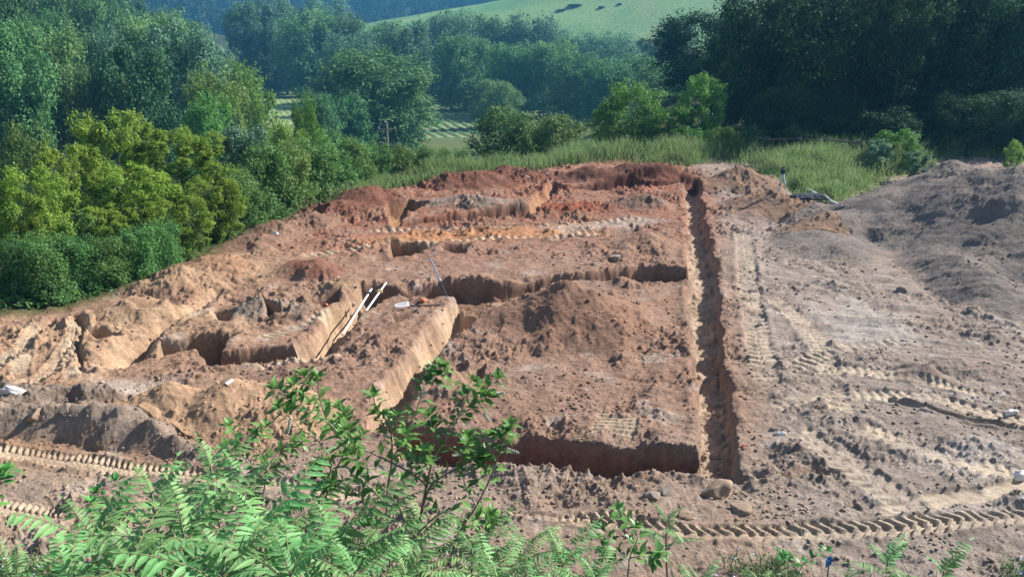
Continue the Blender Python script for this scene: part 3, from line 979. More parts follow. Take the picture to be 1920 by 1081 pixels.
# --- bright young growth at the back of the grass
for a in [('bright', 1190, 152, 56, 112, "sapling", "bright green sapling with a pointed top, tallest at the grass edge"),
          ('bright', 1140, 185, 57, 66, "sapling", "smaller bright sapling beside the pointed one, nearer the twin bushes"),
          ('bright', 1320, 138, 56, 92, "sapling", "yellow tipped sapling in front of the dark wood"),
          ('bright', 1255, 195, 55, 112, "sapling", "bushy green sapling filling the gap below the yellow tipped one"),
          ('bright', 1365, 238, 52, 58, "shrub", "small bright shrub where the fence starts"),
          ('bright', 1300, 238, 54, 74, "shrub", "green shrub at the foot of the yellow tipped sapling"),
          ('bright', 1690, 242, 47, 92, "shrub", "bright yellow green shrub in front of the dark wood"),
          ('teal', 1650, 262, 46, 60, "shrub", "blue green shrub beside the bright yellow green one"),
          ('teal', 1725, 285, 43, 60, "shrub", "low blue green weeds between the bright shrub and the spoil pile"),
          ('shrub', 948, 203, 62, 115, "shrub", "larger one of the twin olive bushes at the field edge"),
          ('shrub', 1050, 215, 60, 105, "shrub", "smaller one of the twin olive bushes, nearer the sapling"),
          ('shrub', 1000, 225, 64, 80, "shrub", "low bush filling the gap between the twin olive bushes"),
          ('bright', 690, 268, 50, 45, "shrub", "bright young shrub just beside the foot of the utility pole"),
          ('bright', 797, 275, 52, 40, "shrub", "bright yellowish spiky shrub beyond the utility pole"),
          ('bright', 1905, 262, 47, 36, "shrub", "green leafy shrub beyond the top of the spoil pile"),
          ]:
    tree_px(a[0], a[1], a[2], a[3], a[4], a[5] if a[5] == 'shrub' else 'sapling_tree', a[6], "shrub" if a[5] == 'shrub' else "tree")

# --- shrubs that follow the edge of the dig
EDGE = [(40, 560, 1.2, 'd'), (95, 560, 1.5, 'd'), (150, 548, 1.1, 'd'), (205, 535, 1.3, 's'), (262, 520, 1.2, 's'), (310, 505, 1.1, 'd'), (352, 478, 1.1, 'd'), (402, 450, 1.4, 'd'),
        (450, 425, 1.7, 'd'), (498, 405, 2.2, 's'), (540, 390, 2.2, 's'), (585, 372, 2.2, 's'), (625, 360, 2.0, 's'), (665, 350, 1.8, 's'), (705, 340, 1.8, 's'), (745, 333, 1.7, 's'),
        (785, 325, 1.7, 's'), (825, 318, 1.4, 's'), (865, 308, 1.2, 's')]
for i, (px, py, h, k) in enumerate(EDGE):
    p = at(px, py)
    plant_tree('shrub' if k == 's' else 'thicket', p[0], p[1], h * rt.uniform(.9, 1.2) + .5, h * 1.25, "shrub",
               "%s shrub bordering the dig, %s along the dirt edge counted towards the utility pole" % ("pale green" if k == 's' else "green", ORD[i] if i < 16 else ["seventeenth", "eighteenth", "nineteenth"][i - 16]),
               "shrub", "shrubs along the edge of the dig", sink=.15)
EDGE2 = [(20, 470, 1.5), (90, 455, 1.4), (180, 440, 1.5), (270, 425, 1.4), (350, 400, 1.5), (430, 385, 2.0), (510, 365, 2.6), (570, 345, 2.6), (640, 330, 2.2), (700, 318, 2.0), (760, 308, 2.0), (820, 300, 2.0), (880, 292, 1.8)]
for i, (px, py, h) in enumerate(EDGE2):
    p = at(px, py, -2.5)
    plant_tree('thicket' if i < 6 else 'shrub', p[0], p[1], h, h * 1.2, "shrub",
               "%s shrub on the bank behind the edge shrubs, %s towards the utility pole" % ("mid green" if i < 6 else "pale green", ORD[i]), "shrub", "shrubs on the bank below the dig")

# --- far wooded ridge, one mass
rng = np.random.default_rng(3)
n = 1500
fy = rng.uniform(640, 950, n)
fx = rng.uniform(-.65, .75, n) * fy
fz = macro(fx, fy)
M['leaf_far'] = leaf_mat('leaf_far', (.018, .045, .02), (.035, .075, .03), .1, .9, 0.0)
PP, NN = [], []
for i in range(n):
    k = 170
    d = sphere_dirs(rng, k)
    hh = rng.uniform(13, 20)
    PP.append(np.array([fx[i], fy[i], fz[i] + hh * .55]) + d * np.array([6.5, 6.5, hh * .5]) * rng.uniform(.7, 1.05, (k, 1)))
    NN.append(d + np.array([0, 0, .5]) + rng.normal(size=(k, 3)) * .4)
V, F = leaf_quads(np.vstack(PP), np.vstack(NN), 2.0, rng, .8)
tag(add("far_wood", mesh_np("far_wood", V, F, M['leaf_far'])), "dense dark wood covering the far ridge behind the hay field", "wood", kind='stuff')

# --- undergrowth on the banks
n = 60000
ux = rng.uniform(-.66, .12, n)
uy = 1 / rng.uniform(1 / 75, 1 / 17, n)
ux = ux * (uy + 2.3)
d = poly_sd(ux, uy, PAD)
keep = (d > .7) & (d < 40) & (rng.uniform(0, 1, n) < np.clip(1.4 - d / 30, .15, 1))
ux, uy, d = ux[keep], uy[keep], d[keep]
hgt = np.clip(.25 + .55 * fbm(ux, uy, .5, 3, 44), .08, 1.3) * np.clip(d / 2.5, .25, 1.6)
uz = macro(ux, uy) + hgt * rng.uniform(.1, 1.05, len(ux))
N = rng.normal(size=(len(ux), 3)) * .5 + np.array([0, 0, .8])
V, F = leaf_quads(np.stack([ux, uy, uz], -1), N, .24, rng)
tag(add("undergrowth", mesh_np("undergrowth", V, F, M['leaf_shrub'])), "low tangled green undergrowth on the bank below the dig", "undergrowth", kind='stuff')

# --- grass
M['grass'] = leaf_mat("grass", (.120, .245, .080), (.250, .340, .150), .42, .6, .2, 0)
M['grass_low'] = leaf_mat("grass_low", (.075, .130, .035), (.150, .200, .065), .35, .6, .2, 0)

def blades(X, Y, Zb, H, rng, width=.02, lean=.35):
    n = len(X)
    a = rng.uniform(0, 6.283, n)
    l = rng.uniform(.1, 1, n) * lean * H
    bx, by = np.cos(a) * l, np.sin(a) * l
    f = rng.uniform(0, 6.283, n)
    wx_, wy_ = np.cos(f) * width, np.sin(f) * width
    b = np.stack([X, Y, Zb], -1)
    m1 = b + np.stack([bx * .35, by * .35, H * .55], -1)
    t = b + np.stack([bx, by, H], -1)
    wv = np.stack([wx_, wy_, np.zeros(n)], -1)
    V = np.stack([b - wv * .6, b + wv * .6, m1 + wv, m1 - wv, t + wv * .15, t - wv * .15], 1).reshape(-1, 3)
    k = np.arange(n)[:, None] * 6
    F = np.concatenate([k + np.array([[0, 1, 2, 3]]), k + np.array([[3, 2, 4, 5]])])
    return V, F

GPX = [(1075, 306), (1290, 312), (1350, 306), (1415, 318), (1445, 345), (1500, 368), (1580, 386), (1650, 352), (1735, 312), (1790, 300), (2100, 285), (2100, 262), (1500, 262), (1200, 272), (1040, 285), (900, 315), (700, 350), (760, 352), (900, 322), (980, 312)]
GP = poly(GPX)
n = 210000
gy = 1 / rng.uniform(1 / 53, 1 / 30.5, n)
gx = rng.uniform(-.2, .68, n) * (gy + 2.3)
s = poly_sd(gx, gy, GP)
d = poly_sd(gx, gy, PAD)
ok = (s < .15 * rng.normal(size=n)) | ((d > 0.2) & (d < 9) & (gx > -12))
patch = fbm(gx, gy, .35, 3, 77)
ok &= rng.uniform(0, 1, n) < np.clip(.75 + patch, .25, 1)
gx, gy, patch = gx[ok], gy[ok], patch[ok]
gz = np.array([surf(a, b) for a, b in zip(gx, gy)])
edge = np.clip(-poly_sd(gx, gy, GP) / .8, .35, 1)
edge = np.where(poly_sd(gx, gy, PAD) > .2, .8, edge)
H = (.45 + .35 * rng.uniform(0, 1, len(gx)) + .35 * np.clip(patch, -.5, .7)) * edge * sstep(29, 42, gy) * (.95 + .55 * sstep(43, 46, gy))
V, F = blades(gx, gy, gz - .03, np.maximum(H, .12), rng, .017, .7)
kq = rng.uniform(0, 1, len(gx)) < .16
Pq = np.stack([gx[kq], gy[kq], gz[kq] + np.maximum(H[kq], .12) * rng.uniform(.4, 1.05, kq.sum())], -1).repeat(4, 0)
Pq += rng.normal(size=Pq.shape) * np.array([.07, .07, .06])
V2, F2 = leaf_quads(Pq, rng.normal(size=Pq.shape) * .5 + np.array([0, 0, .8]), .085, rng, .5)
V, F = np.vstack([V, V2]), np.vstack([F, F2 + len(V)])
tag(add("tall_grass", mesh_np("tall_grass", V, F, M['grass'])), "tall seeding grass between the dig and the fence", "grass", kind='stuff')
# ------------------------------------------------------------------ crop fields in the valley
M['crop'] = M['land']
def crop_field(x0, x1, ya, yb, ang, sp, label, g=(.08, .19, .06), b=(.21, .215, .125), rh=.28):
    nx, ny = 260, 420
    X = np.linspace(x0, x1, nx)[None, :].repeat(ny, 0)
    Y = np.linspace(ya, yb, ny)[:, None].repeat(nx, 1)
    t = (X * math.cos(ang) + Y * math.sin(ang)) + .3 * fbm(X, Y, .05, 2, 3)
    r = .5 + .5 * np.cos(t * 2 * np.pi / sp)
    k = np.clip(r * 1.7 - .45 + .35 * fbm(X, Y, .6, 2, 8), 0, 1)
    ef = np.clip(np.minimum(np.minimum(X - x0, x1 - X) / 4, np.minimum(Y - ya, yb - Y) / 6), 0, 1)
    Zf = macro(X, Y) - .25 + ef * (.37 + rh * k)
    idx = np.arange(nx * ny).reshape(ny, nx)
    F = np.stack([idx[:-1, :-1], idx[:-1, 1:], idx[1:, 1:], idx[1:, :-1]], -1).reshape(-1, 4)
    me = mesh_np("crop_field", np.stack([X.ravel(), Y.ravel(), Zf.ravel()], -1), F, M['crop'], True)
    ca = me.color_attributes.new("soil", 'FLOAT_COLOR', 'POINT')
    c = np.ones((X.size, 4), np.float32)
    c[:, :3] = mixc(np.broadcast_to(C(*b), X.shape + (3,)), C(*g), k).reshape(-1, 3)
    ca.data.foreach_set("color", c.ravel())
    o = add("crop_field", me)
    return tag(o, label, kind='structure')
crop_field(-34, 6, 165, 262, .245, 2.1, "field of crop rows behind the utility pole")
crop_field(-90, -48, 190, 285, .30, 1.7, "narrow field strip below the wooded slope", (.15, .23, .08), (.20, .24, .11), .12)

# ------------------------------------------------------------------ utility pole
M['wood_grey'] = simple("weathered_wood", (.22, .20, .18), .9, var=.3, scale=12)
M['wood_dark'] = simple("dark_wood", (.10, .085, .07), .9, var=.3, scale=9)
M['porcelain'] = simple("porcelain", (.35, .35, .36), .3)
p = at_depth(725, 232, 95)
gz0 = ground_at(p[0], 95)
up = empty("utility_pole", (p[0], 95, gz0), "thin grey utility pole with a short crossarm in front of the big round tree", "utility pole")
hp = p[2] - gz0
mb = MB(); mb.tube([(0, 0, -.3), (.03, 0, hp * .5), (0, 0, hp)], [.17, .14, .11], 8); mb.build("pole", M['wood_grey'], up)
mb = MB(); mb.box((0, -.12, hp - .55), (1.9, .1, .13)); mb.tube([(-.55, -.14, hp - .6), (0, -.14, hp - 1.15)], .03, 5); mb.tube([(.55, -.14, hp - .6), (0, -.14, hp - 1.15)], .03, 5)
mb.build("crossarm", M['wood_grey'], up)
for sx in (-.85, 0.0, .85):
    mb = MB(); z0 = hp + .0 if sx == 0 else hp - .49
    mb.tube([(sx, -.12 if sx else 0, z0), (sx, -.12 if sx else 0, z0 + .12), (sx, -.12 if sx else 0, z0 + .22)], [.05, .08, .04], 8); mb.build("insulator", M['porcelain'], up)

# ------------------------------------------------------------------ shed glimpsed through the trees
M['roof'] = simple("pale_metal_roof", (.36, .42, .60), .4, .3, .1, 3)
M['shedwall'] = simple("shed_wall", (.20, .21, .25), .8)
p = at_depth(512, 330, 66)
gz0 = ground_at(p[0], 66)
sh = empty("shed", (p[0], 66, gz0), "small shed with a pale bluish roof glimpsed behind the blue green tree", "shed", rz=.5)
hh = max(2.0, p[2] - gz0)
mb = MB(); mb.box((0, 0, hh / 2 - .2), (3.2, 2.4, hh)); mb.build("wall", M['shedwall'], sh)
mb = MB()
for s in (-1, 1):
    mb.face([(-1.8, 0, hh + .9), (1.8, 0, hh + .9), (1.8, s * 1.5, hh + .1), (-1.8, s * 1.5, hh + .1)])
for x in (-1.6, 1.6):
    mb.face([(x, -1.2, hh + .28), (x, 1.2, hh + .28), (x, 0, hh + .86)])
o = mb.build("roof", M['roof'], sh); m = o.modifiers.new("solid", 'SOLIDIFY'); m.thickness = .05

# ------------------------------------------------------------------ fence
fa, fb = at(1395, 300), at(1625, 309)
fe = empty("wooden_fence", (fa[0], fa[1] + 1.5, surf(fa[0], fa[1] + 1.5)), "dark wooden post and rail fence between the tall grass and the dark wood", "fence")
L = math.hypot(fb[0] - fa[0], fb[1] - fa[1])
dx, dy = (fb[0] - fa[0]) / L, (fb[1] - fa[1]) / L
npst = 4
for i in range(npst + 1):
    s = L * i / npst
    mb = MB(); x, y = dx * s, dy * s
    z = surf(fa[0] + x, fa[1] + 1.5 + y) - surf(fa[0], fa[1] + 1.5)
    mb.box((x, y, z + .55), (.13, .13, 1.35)); mb.build("post", M['wood_grey'] if i == npst else M['wood_dark'], fe, bevel=.01)
for hz in (.55, 1.08):
    mb = MB()
    mb.tube([(dx * L * k / 8, dy * L * k / 8 - .1, hz + .03 * math.sin(k * 2.1) + surf(fa[0] + dx * L * k / 8, fa[1] + 1.5 + dy * L * k / 8) - surf(fa[0], fa[1] + 1.5)) for k in range(9)], .055, 6)
    mb.build("rail", M['wood_dark'], fe)
M['steel'] = simple("grey_steel", (.42, .44, .47), .45, .6, .1)
M['tubesteel'] = simple("aluminium", (.62, .64, .67), .35, .7, .08)
M['black'] = simple("black_plastic", (.018, .020, .024), .4, 0, .3, 30)
M['black_sheet'] = simple("black_sheeting", (.016, .024, .036), .62, 0, .3, 14, .35)
M['white'] = simple("white_plastic", (.78, .80, .80), .4, 0, .06, 12)
M['green_case'] = simple("dark_green_case", (.015, .075, .075), .4, 0, .2, 15)
M['glassy'] = simple("dark_glass", (.01, .02, .03), .08, 0, .1, 5, .8)
p = at(1594, 316)
o = MB(); o.tube([(0, 0, -.1), (.02, 0, .5), (.05, 0, 1.25)], .022, 6)
st = o.build("fence_stake", M['steel']); st.location = (p[0], p[1] + 1.0, surf(p[0], p[1] + 1.0))
tag(st, "thin pale metal stake just before the fence's last post", "stake")

# ------------------------------------------------------------------ laser level on its tripod
p = hit(1464, 362)
tp = empty("tripod", (p[0], p[1], p[2]), "small silver tripod at the edge of the grass beside the black sheet bundle", "tripod")
TH = .80
apex = Vector((0, 0, TH))
for k, an in enumerate((3.9, 5.5, 1.5)):
    fx, fy = .30 * math.cos(an), .30 * math.sin(an)
    gzr = surf(p[0] + fx, p[1] + fy) - p[2]
    mb = MB(); f = Vector((fx, fy, gzr)); a = apex + Vector((.05 * math.cos(an), .05 * math.sin(an), 0))
    mb.tube([a, a.lerp(f, .55)], .030, 8); mb.tube([a.lerp(f, .5), f], .022, 8)
    lg = mb.build("leg", M['tubesteel'], tp)
    mb = MB(); mb.tube([a.lerp(f, .5), a.lerp(f, .58)], .03, 8); mb.tube([f + Vector((0, 0, .05)), f - Vector((0, 0, .02))], [.024, .012], 8); mb.build("clamp", M['black'], lg)
mb = MB(); mb.tube([apex - Vector((0, 0, .06)), apex + Vector((0, 0, .04))], [.05, .075], 12); mb.build("tripod_head", M['black'], tp)
mb = MB(); mb.tube([apex - Vector((0, 0, .2)), apex], .018, 8); mb.build("centre_column", M['tubesteel'], tp)
lv = empty("laser_level", (p[0], p[1], p[2] + TH + .04), "dark green rotary laser level on top of the small tripod", "laser level", rz=.3)
mb = MB(); mb.box((0, 0, .08), (.17, .14, .14)); mb.tube([(0, 0, .15), (0, 0, .19)], [.075, .06], 10); mb.build("body", M['green_case'], lv, bevel=.015)
mb = MB(); mb.tube([(0, 0, .19), (0, 0, .24), (0, 0, .25)], [.045, .045, .05], 10); mb.build("lamp_housing", M['glassy'], lv)
mb = MB(); mb.tube([(-.08, 0, .10), (-.11, 0, .16), (-.10, 0, .26), (.08, 0, .27), (.11, 0, .16), (.08, 0, .10)], .014, 6); mb.build("handle", M['black'], lv)
mb = MB(); mb.box((0, -.075, .08), (.10, .01, .07)); mb.build("keypad", M['black'], lv)

# ------------------------------------------------------------------ black folded sheeting beside the pole
p = hit(1514, 374)
nx, ny = 60, 36
U, Vv = np.meshgrid(np.linspace(-1, 1, nx), np.linspace(-1, 1, ny))
sx = U * .85 + .04 * fbm(U, Vv, 1.7, 3, 4)
sy = Vv * .36 + .05 * fbm(U, Vv, 1.5, 3, 6) + .10 * U * Vv
edge = (1 - np.abs(U) ** 5) * (1 - np.abs(Vv) ** 4)
sz = .15 * edge + .06 * np.abs(fbm(U * .5 + Vv * .4, Vv * 1.3, 1.4, 1, 8)) * edge + .03 * np.sin(U * 2.2 + 1.3 * Vv) * edge
gzz = np.array([surf(p[0] + a, p[1] + b) for a, b in zip(sx.ravel(), sy.ravel())]).reshape(sx.shape) - p[2]
gzz = np.maximum(.05 + .0 * gzz, gzz * .25)
top = np.stack([sx, sy, gzz + .02 + sz], -1).reshape(-1, 3)
idx = np.arange(nx * ny).reshape(ny, nx)
F = np.stack([idx[:-1, :-1], idx[:-1, 1:], idx[1:, 1:], idx[1:, :-1]], -1).reshape(-1, 4)
me = mesh_np("sheet_bundle", top, F, M['black_sheet'], True)
sb = add("plastic_sheet", me, None, (p[0], p[1], p[2]))
m = sb.modifiers.new("solid", 'SOLIDIFY'); m.thickness = .03
tag(sb, "crumpled black plastic sheet bundle lying on the red dirt by the tripod", "plastic sheet")

def rod(name, pa, pb, lift_a, lift_b, r, mat, label, cat, cols=None):
    """a straight rod between two photo pixels, laid on the surface"""
    a, b = hit(*pa), hit(*pb)
    a = Vector(a) + Vector((0, 0, lift_a)); b = Vector(b) + Vector((0, 0, lift_b))
    e = empty(name, a, label, cat)
    return e, Vector((0, 0, 0)), b - a

# white plastic pipe running under the sheet
e, a, b = rod("plastic_pipe", (1505, 352), (1580, 391), .06, .07, .05, None, "long white plastic pipe lying in the grass beside the black sheet", "pipe")
mb = MB(); mb.tube([a, b], .045, 12, cap=False); mb.build("pipe", M['white'], e)
mb = MB(); mb.tube([b * .93, b], .053, 12, cap=False); mb.build("collar", M['white'], e)

# two grade rods leaning out of the cut, each with a clamp
M['clamp_black'] = M['black']
M['clamp_yellow'] = simple("yellow_plastic", (.42, .36, .14), .5)
for (pa, pb, lb, cm, tcl) in (((643, 626), (697, 541), "longer white measuring rod with a black clamp, lying across the cut", 'clamp_black', .88),
                              ((687, 582), (724, 530), "shorter white measuring rod with a yellowish clamp, beside the longer one", 'clamp_yellow', .68)):
    a = Vector(at(pa[0], pa[1], .10)); b = Vector(at(pb[0], pb[1], .28))
    e = empty("measuring_rod", a, lb, "measuring rod")
    d = b - a
    mb = MB(); mb.box((0, 0, d.length / 2), (.046, .026, d.length)); o = mb.build("rod", M['white'], e, bevel=.004)
    o.rotation_euler = d.to_track_quat('Z', 'Y').to_euler()
    q = d * tcl
    mb = MB(); mb.box((0, 0, 0), (.13, .085, .10)); mb.tube([(.05, 0, 0), (.13, 0, 0)], .022, 8); o = mb.build("clamp", M[cm], e, bevel=.01)
    o.location = q; o.rotation_euler = d.to_track_quat('Z', 'Y').to_euler()

# thin pole leaning over the middle trench
M['blue_steel'] = simple("bluish_steel", (.30, .36, .46), .35, .6)
a = Vector(at(838, 556, .05)); b = Vector(at(807, 484, .38))
e = empty("grade_pole", a, "thin bluish metal pole with a dark lower end leaning over the middle trench", "pole")
d = b - a
mb = MB(); mb.tube([d * .42, d], .020, 8); mb.build("upper_tube", M['blue_steel'], e)
mb = MB(); mb.tube([Vector((0, 0, 0)), d * .44], .026, 8); mb.build("lower_tube", M['black'], e)
mb = MB(); mb.tube([d * .36, d * .45], .042, 8); mb.build("joint", M['steel'], e)

# shovel
M['shovel_wood'] = M['black']
M['blade'] = simple("worn_steel", (.62, .56, .54), .4, .35, .2, 10)
a = Vector(hit(752, 581)); b = Vector(hit(826, 577))
e = empty("shovel", a + Vector((0, 0, .06)), "shovel with a pale blade and dark handle lying on the block beside a pit", "shovel")
d = b - a; d.z += .02
an = math.atan2(d.y, d.x)
mb = MB(); mb.tube([Vector((.20 * math.cos(an), .20 * math.sin(an), .04)), d], .019, 8); mb.build("handle", M['black'], e)
nb = 9
V = []
for i in range(nb):
    t = i / (nb - 1)
    wd = .13 * math.sqrt(max(0.02, 1 - (max(0, .55 - t) / .55) ** 2.0)) * (1 if t < .9 else .8)
    for j in range(7):
        s = j / 3 - 1
        V.append((-.20 + .42 * t, s * wd, .05 + .035 * (s * s) + .03 * t))
F = [(i * 7 + j, i * 7 + j + 1, (i + 1) * 7 + j + 1, (i + 1) * 7 + j) for i in range(nb - 1) for j in range(6)]
o = add("blade", mesh_np("blade", V, F, M['blade'], True), e)
o.rotation_euler = (0.25, 0, an)
m = o.modifiers.new("solid", 'SOLIDIFY'); m.thickness = .006

def stick(name, pa, pb, r, mat, label, cat, la=.03, lb_=.03):
    a = Vector(hit(*pa)); b = Vector(hit(*pb))
    a.z += la; b.z += lb_
    mb = MB()
    d = b - a
    M3 = d.to_track_quat('Z', 'Y').to_matrix()
    n0 = len(mb.v)
    mb.box(tuple(d / 2), (r * 2, r * 1.2, d.length), M3)
    o = mb.build(name, mat, None, bevel=.003)
    o.location = a
    return tag(o, label, cat)
stick("stake", (773, 575), (795, 589), .022, M['blue_steel'], "short bluish stake lying across the shovel handle", "stake")
stick("stake", (979, 329), (993, 335), .035, M['white'], "short white stake lying on the dark red heap at the back", "stake", .06, .06)
stick("stake", (424, 724), (437, 716), .03, M['white'], "short white stake lying on the orange tan heap", "stake", .05, .05)
M['orange_plastic'] = simple("orange_plastic", (.65, .16, .06), .5)
M['red_plastic'] = simple("red_plastic", (.55, .10, .05), .5)
for (px, py, sz, lb) in ((792, 567, .07, "orange plastic marker scrap near the shovel on the trench lip"), (611, 575, .05, "tiny red marker scrap in the small dark pit above the white rods")):
    p = hit(px, py)
    V, F = [], []
    mb = MB()
    mb.tube([(-sz, 0, .02), (-sz * .3, .03, .06), (sz * .5, -.02, .07), (sz, .02, .02)], [sz * .5, sz * .9, sz * .8, sz * .4], 7)
    o = mb.build("marker_scrap", M['orange_plastic'], None, True)
    o.location = (p[0], p[1], p[2])
    tag(o, lb, "marker")

# ------------------------------------------------------------------ pin flag in the foreground
M['blue_flag'] = simple("blue_flag", (.03, .22, .75), .5, 0, .1, 8)
p = at_depth(1552, 1085, 9.6)
gz0 = surf(p[0], 9.6)
tz = at_depth(1548, 1041, 9.6)[2]
e = empty("marker_flag", (p[0], 9.6, gz0), "bright blue plastic flag on a thin stake at the foot of the bank", "flag")
mb = MB(); mb.tube([(0, 0, -.05), (-.01, 0, tz - gz0)], .010, 6); mb.build("stake", M['wood_grey'], e)
V, F = [], []
hz = tz - gz0
for i in range(6):
    for j in range(4):
        u, v = i / 5, j / 3
        V.append((-.085 * u + .02, .03 * math.sin(u * 4 + v) * u - .012, hz - .125 * v - .03 * u))
F = [(i * 4 + j, i * 4 + j + 1, (i + 1) * 4 + j + 1, (i + 1) * 4 + j) for i in range(5) for j in range(3)]
o = add("flag_sheet", mesh_np("flag_sheet", V, F, M['blue_flag'], True), e)
m = o.modifiers.new("solid", 'SOLIDIFY'); m.thickness = .002

# ------------------------------------------------------------------ rocks and clods
def rock_mat(name, a, b):
    return simple(name, a, .9, 0, .3, 5, .2)
M['rock_tan'] = simple("tan_rock", (.27, .195, .14), .92, 0, .3, 6, .2)
M['rock_grey'] = simple("grey_rock", (.23, .19, .16), .92, 0, .3, 6, .2)
M['rock_white'] = simple("white_stone", (.66, .63, .59), .85, 0, .15, 8, .2)
ICO_V, ICO_F = None, None
def ico(sub):
    import bmesh
    bm = bmesh.new()
    bmesh.ops.create_icosphere(bm, subdivisions=sub, radius=1)
    V = np.array([v.co[:] for v in bm.verts])
    F = np.array([[v.index for v in f.verts] for f in bm.faces])
    bm.free()
    return V, F
I3V, I3F = ico(4)
I1V, I1F = ico(1)
def rock_verts(V, seed, facets=13):
    r = np.random.default_rng(seed)
    out = V.copy()
    for _ in range(facets):                       # chop flat faces
        n = sphere_dirs(r, 1)[0]
        h = r.uniform(.42, .82)
        dd = out @ n
        out = out - np.maximum(dd - h, 0)[:, None] * n
    k = 1 + .16 * perlin(out[:, 0] * 2 + seed, out[:, 1] * 2 + out[:, 2] * 1.7, seed) + .04 * perlin(out[:, 0] * 6, out[:, 1] * 6 + out[:, 2] * 5, seed + 1)
    return out * k[:, None]
ROCKS = [(1342, 925, .29, .22, .19, 'rock_tan', "largest tan rock at the open end of the long straight trench"),
         (1388, 955, .22, .18, .15, 'rock_tan', "smaller tan rock just below the largest tan rock"),
         (1250, 925, .20, .15, .11, 'rock_grey', "grey rock on the lip between the cross trench and the largest tan rock"),
         (1222, 930, .15, .13, .09, 'rock_grey', "low grey rock beside the grey lip rock, farther from the large tan one"),
         (1052, 905, .18, .14, .10, 'rock_tan', "flat tan clod lying below the near cross trench"),
         (1150, 489, .26, .24, .24, 'rock_grey', "round boulder on the lip of the middle trench"),
         (1897, 775, .12, .1, .09, 'rock_white', "white round stone on the grey tracked ground"),
         (1912, 897, .13, .1, .12, 'rock_white', "white stone at the picture edge below the pale clay patch"),
         (1915, 930, .10, .1, .07, 'rock_white', "lower white stone at the picture edge above the cleat track"),
         (515, 440, .16, .12, .1, 'rock_white', "white stone on the brown ridge beside the dark shrubs"),
         (24, 735, .26, .2, .17, 'rock_white', "big pale rock at the end of the grey berm"),
         (65, 782, .17, .12, .14, 'rock_tan', "squared tan rock on the shaded face of the berm"),
         (128, 765, .17, .1, .11, 'rock_grey', "grey rock pile stone on the shaded rubble behind the berm"),
         (1428, 610, .14, .12, .09, 'rock_grey', "grey stone beside the faint wheel track"),
         (1690, 545, .18, .15, .12, 'rock_grey', "rounded grey stone at the foot of the spoil pile"),
         (1462, 815, .12, .1, .1, 'rock_white', "pale small stone next to the lower part of the long straight trench"),
         (1450, 805, .10, .1, .08, 'rock_grey', "dull small stone touching the pale small one by the trench"),
         (1395, 838, .06, .06, .05, 'red_plastic', "tiny red brick chip on the lip of the long straight trench"),
         (660, 573, .14, .09, .07, 'rock_grey', "grey clod beside the upper end of the longer white rod"),
         (1290, 970, .16, .12, .1, 'rock_tan', "tan clod at the start of the wide cleat track"),
         (1130, 985, .2, .14, .12, 'rock_tan', "tan clod below the thin cleat track"),
         (1120, 1005, .18, .13, .11, 'rock_tan', "brown lump at the foot of the bank below the tan clod"),
         ]
for i, (px, py, a, b, c, mt, lb) in enumerate(ROCKS):
    p = hit(px, py)
    me = mesh_np("rock", rock_verts(I3V, i + 3) * np.array([a, b, c]) * 1.1, I3F, M[mt], False)
    o = add("rock", me, None, (p[0], p[1], p[2] + c * .15))
    o.rotation_euler = (rt.uniform(-.3, .3), rt.uniform(-.3, .3), rt.uniform(0, 6))
    tag(o, lb, "rock")

# small clods scattered everywhere, uncountable
n = 48000
cy = 1 / rng.uniform(1 / 46, 1 / 10.2, n)
cx = rng.uniform(-.62, .62, n) * (cy + 2.3)
keep = (poly_sd(cx, cy, PAD) < -.2) & (poly_sd(cx, cy, GP) > .3)
dens = fbm(cx, cy, .5, 3, 201)
keep &= rng.uniform(0, 1, n) < np.clip(.35 + .9 * dens, .04, 1)
cx, cy = cx[keep], cy[keep]
cr = .010 + .042 * rng.uniform(0, 1, len(cx)) ** 3.5
cr *= .6 + .4 * np.clip(cy / 16, .8, 2.0)
rr_ = np.clip(((np.log(cy) - _inv0) / (_inv1 - _inv0) * (NR - 1)), 0, NR - 1).astype(int)
cc_ = np.clip(((cx / (cy + 2.3) + .80) / 1.6 * (NC - 1)), 0, NC - 1).astype(int)
ok = trk[rr_, cc_] < .3
cx, cy, cr, rr_, cc_ = cx[ok], cy[ok], cr[ok], rr_[ok], cc_[ok]
cz = Zh[rr_, cc_]
kk = len(cx)
protos = np.stack([rock_verts(I1V, 100 + q, 5) for q in range(16)])
pid = rng.integers(0, 16, kk)
ang = rng.uniform(0, 6.283, kk)
sv = np.stack([cr * rng.uniform(.8, 1.5, kk), cr * rng.uniform(.7, 1.1, kk), cr * rng.uniform(.5, .9, kk)], -1)
PV = protos[pid] * sv[:, None, :]
ca_, sa_ = np.cos(ang)[:, None], np.sin(ang)[:, None]
VX = PV[..., 0] * ca_ - PV[..., 1] * sa_ + cx[:, None]
VY = PV[..., 0] * sa_ + PV[..., 1] * ca_ + cy[:, None]
VZ = PV[..., 2] + (cz + cr * .25)[:, None]
V = np.stack([VX, VY, VZ], -1).reshape(-1, 3)
F = (I1F[None] + (np.arange(kk) * len(I1V))[:, None, None]).reshape(-1, 3)
me = mesh_np("dirt_clods", V, F, M['soil'])
ca = me.color_attributes.new("soil", 'FLOAT_COLOR', 'POINT')
kc = np.ones((kk, len(I1V), 4), np.float32)
kc[..., :3] = (np.clip(K[rr_, cc_] * rng.uniform(.85, 1.45, (kk, 1)), .01, .8))[:, None, :]
ca.data.foreach_set("color", kc.ravel())
tag(add("dirt_clods", me), "loose clods and pebbles strewn over the dug ground", "clods", kind='stuff')
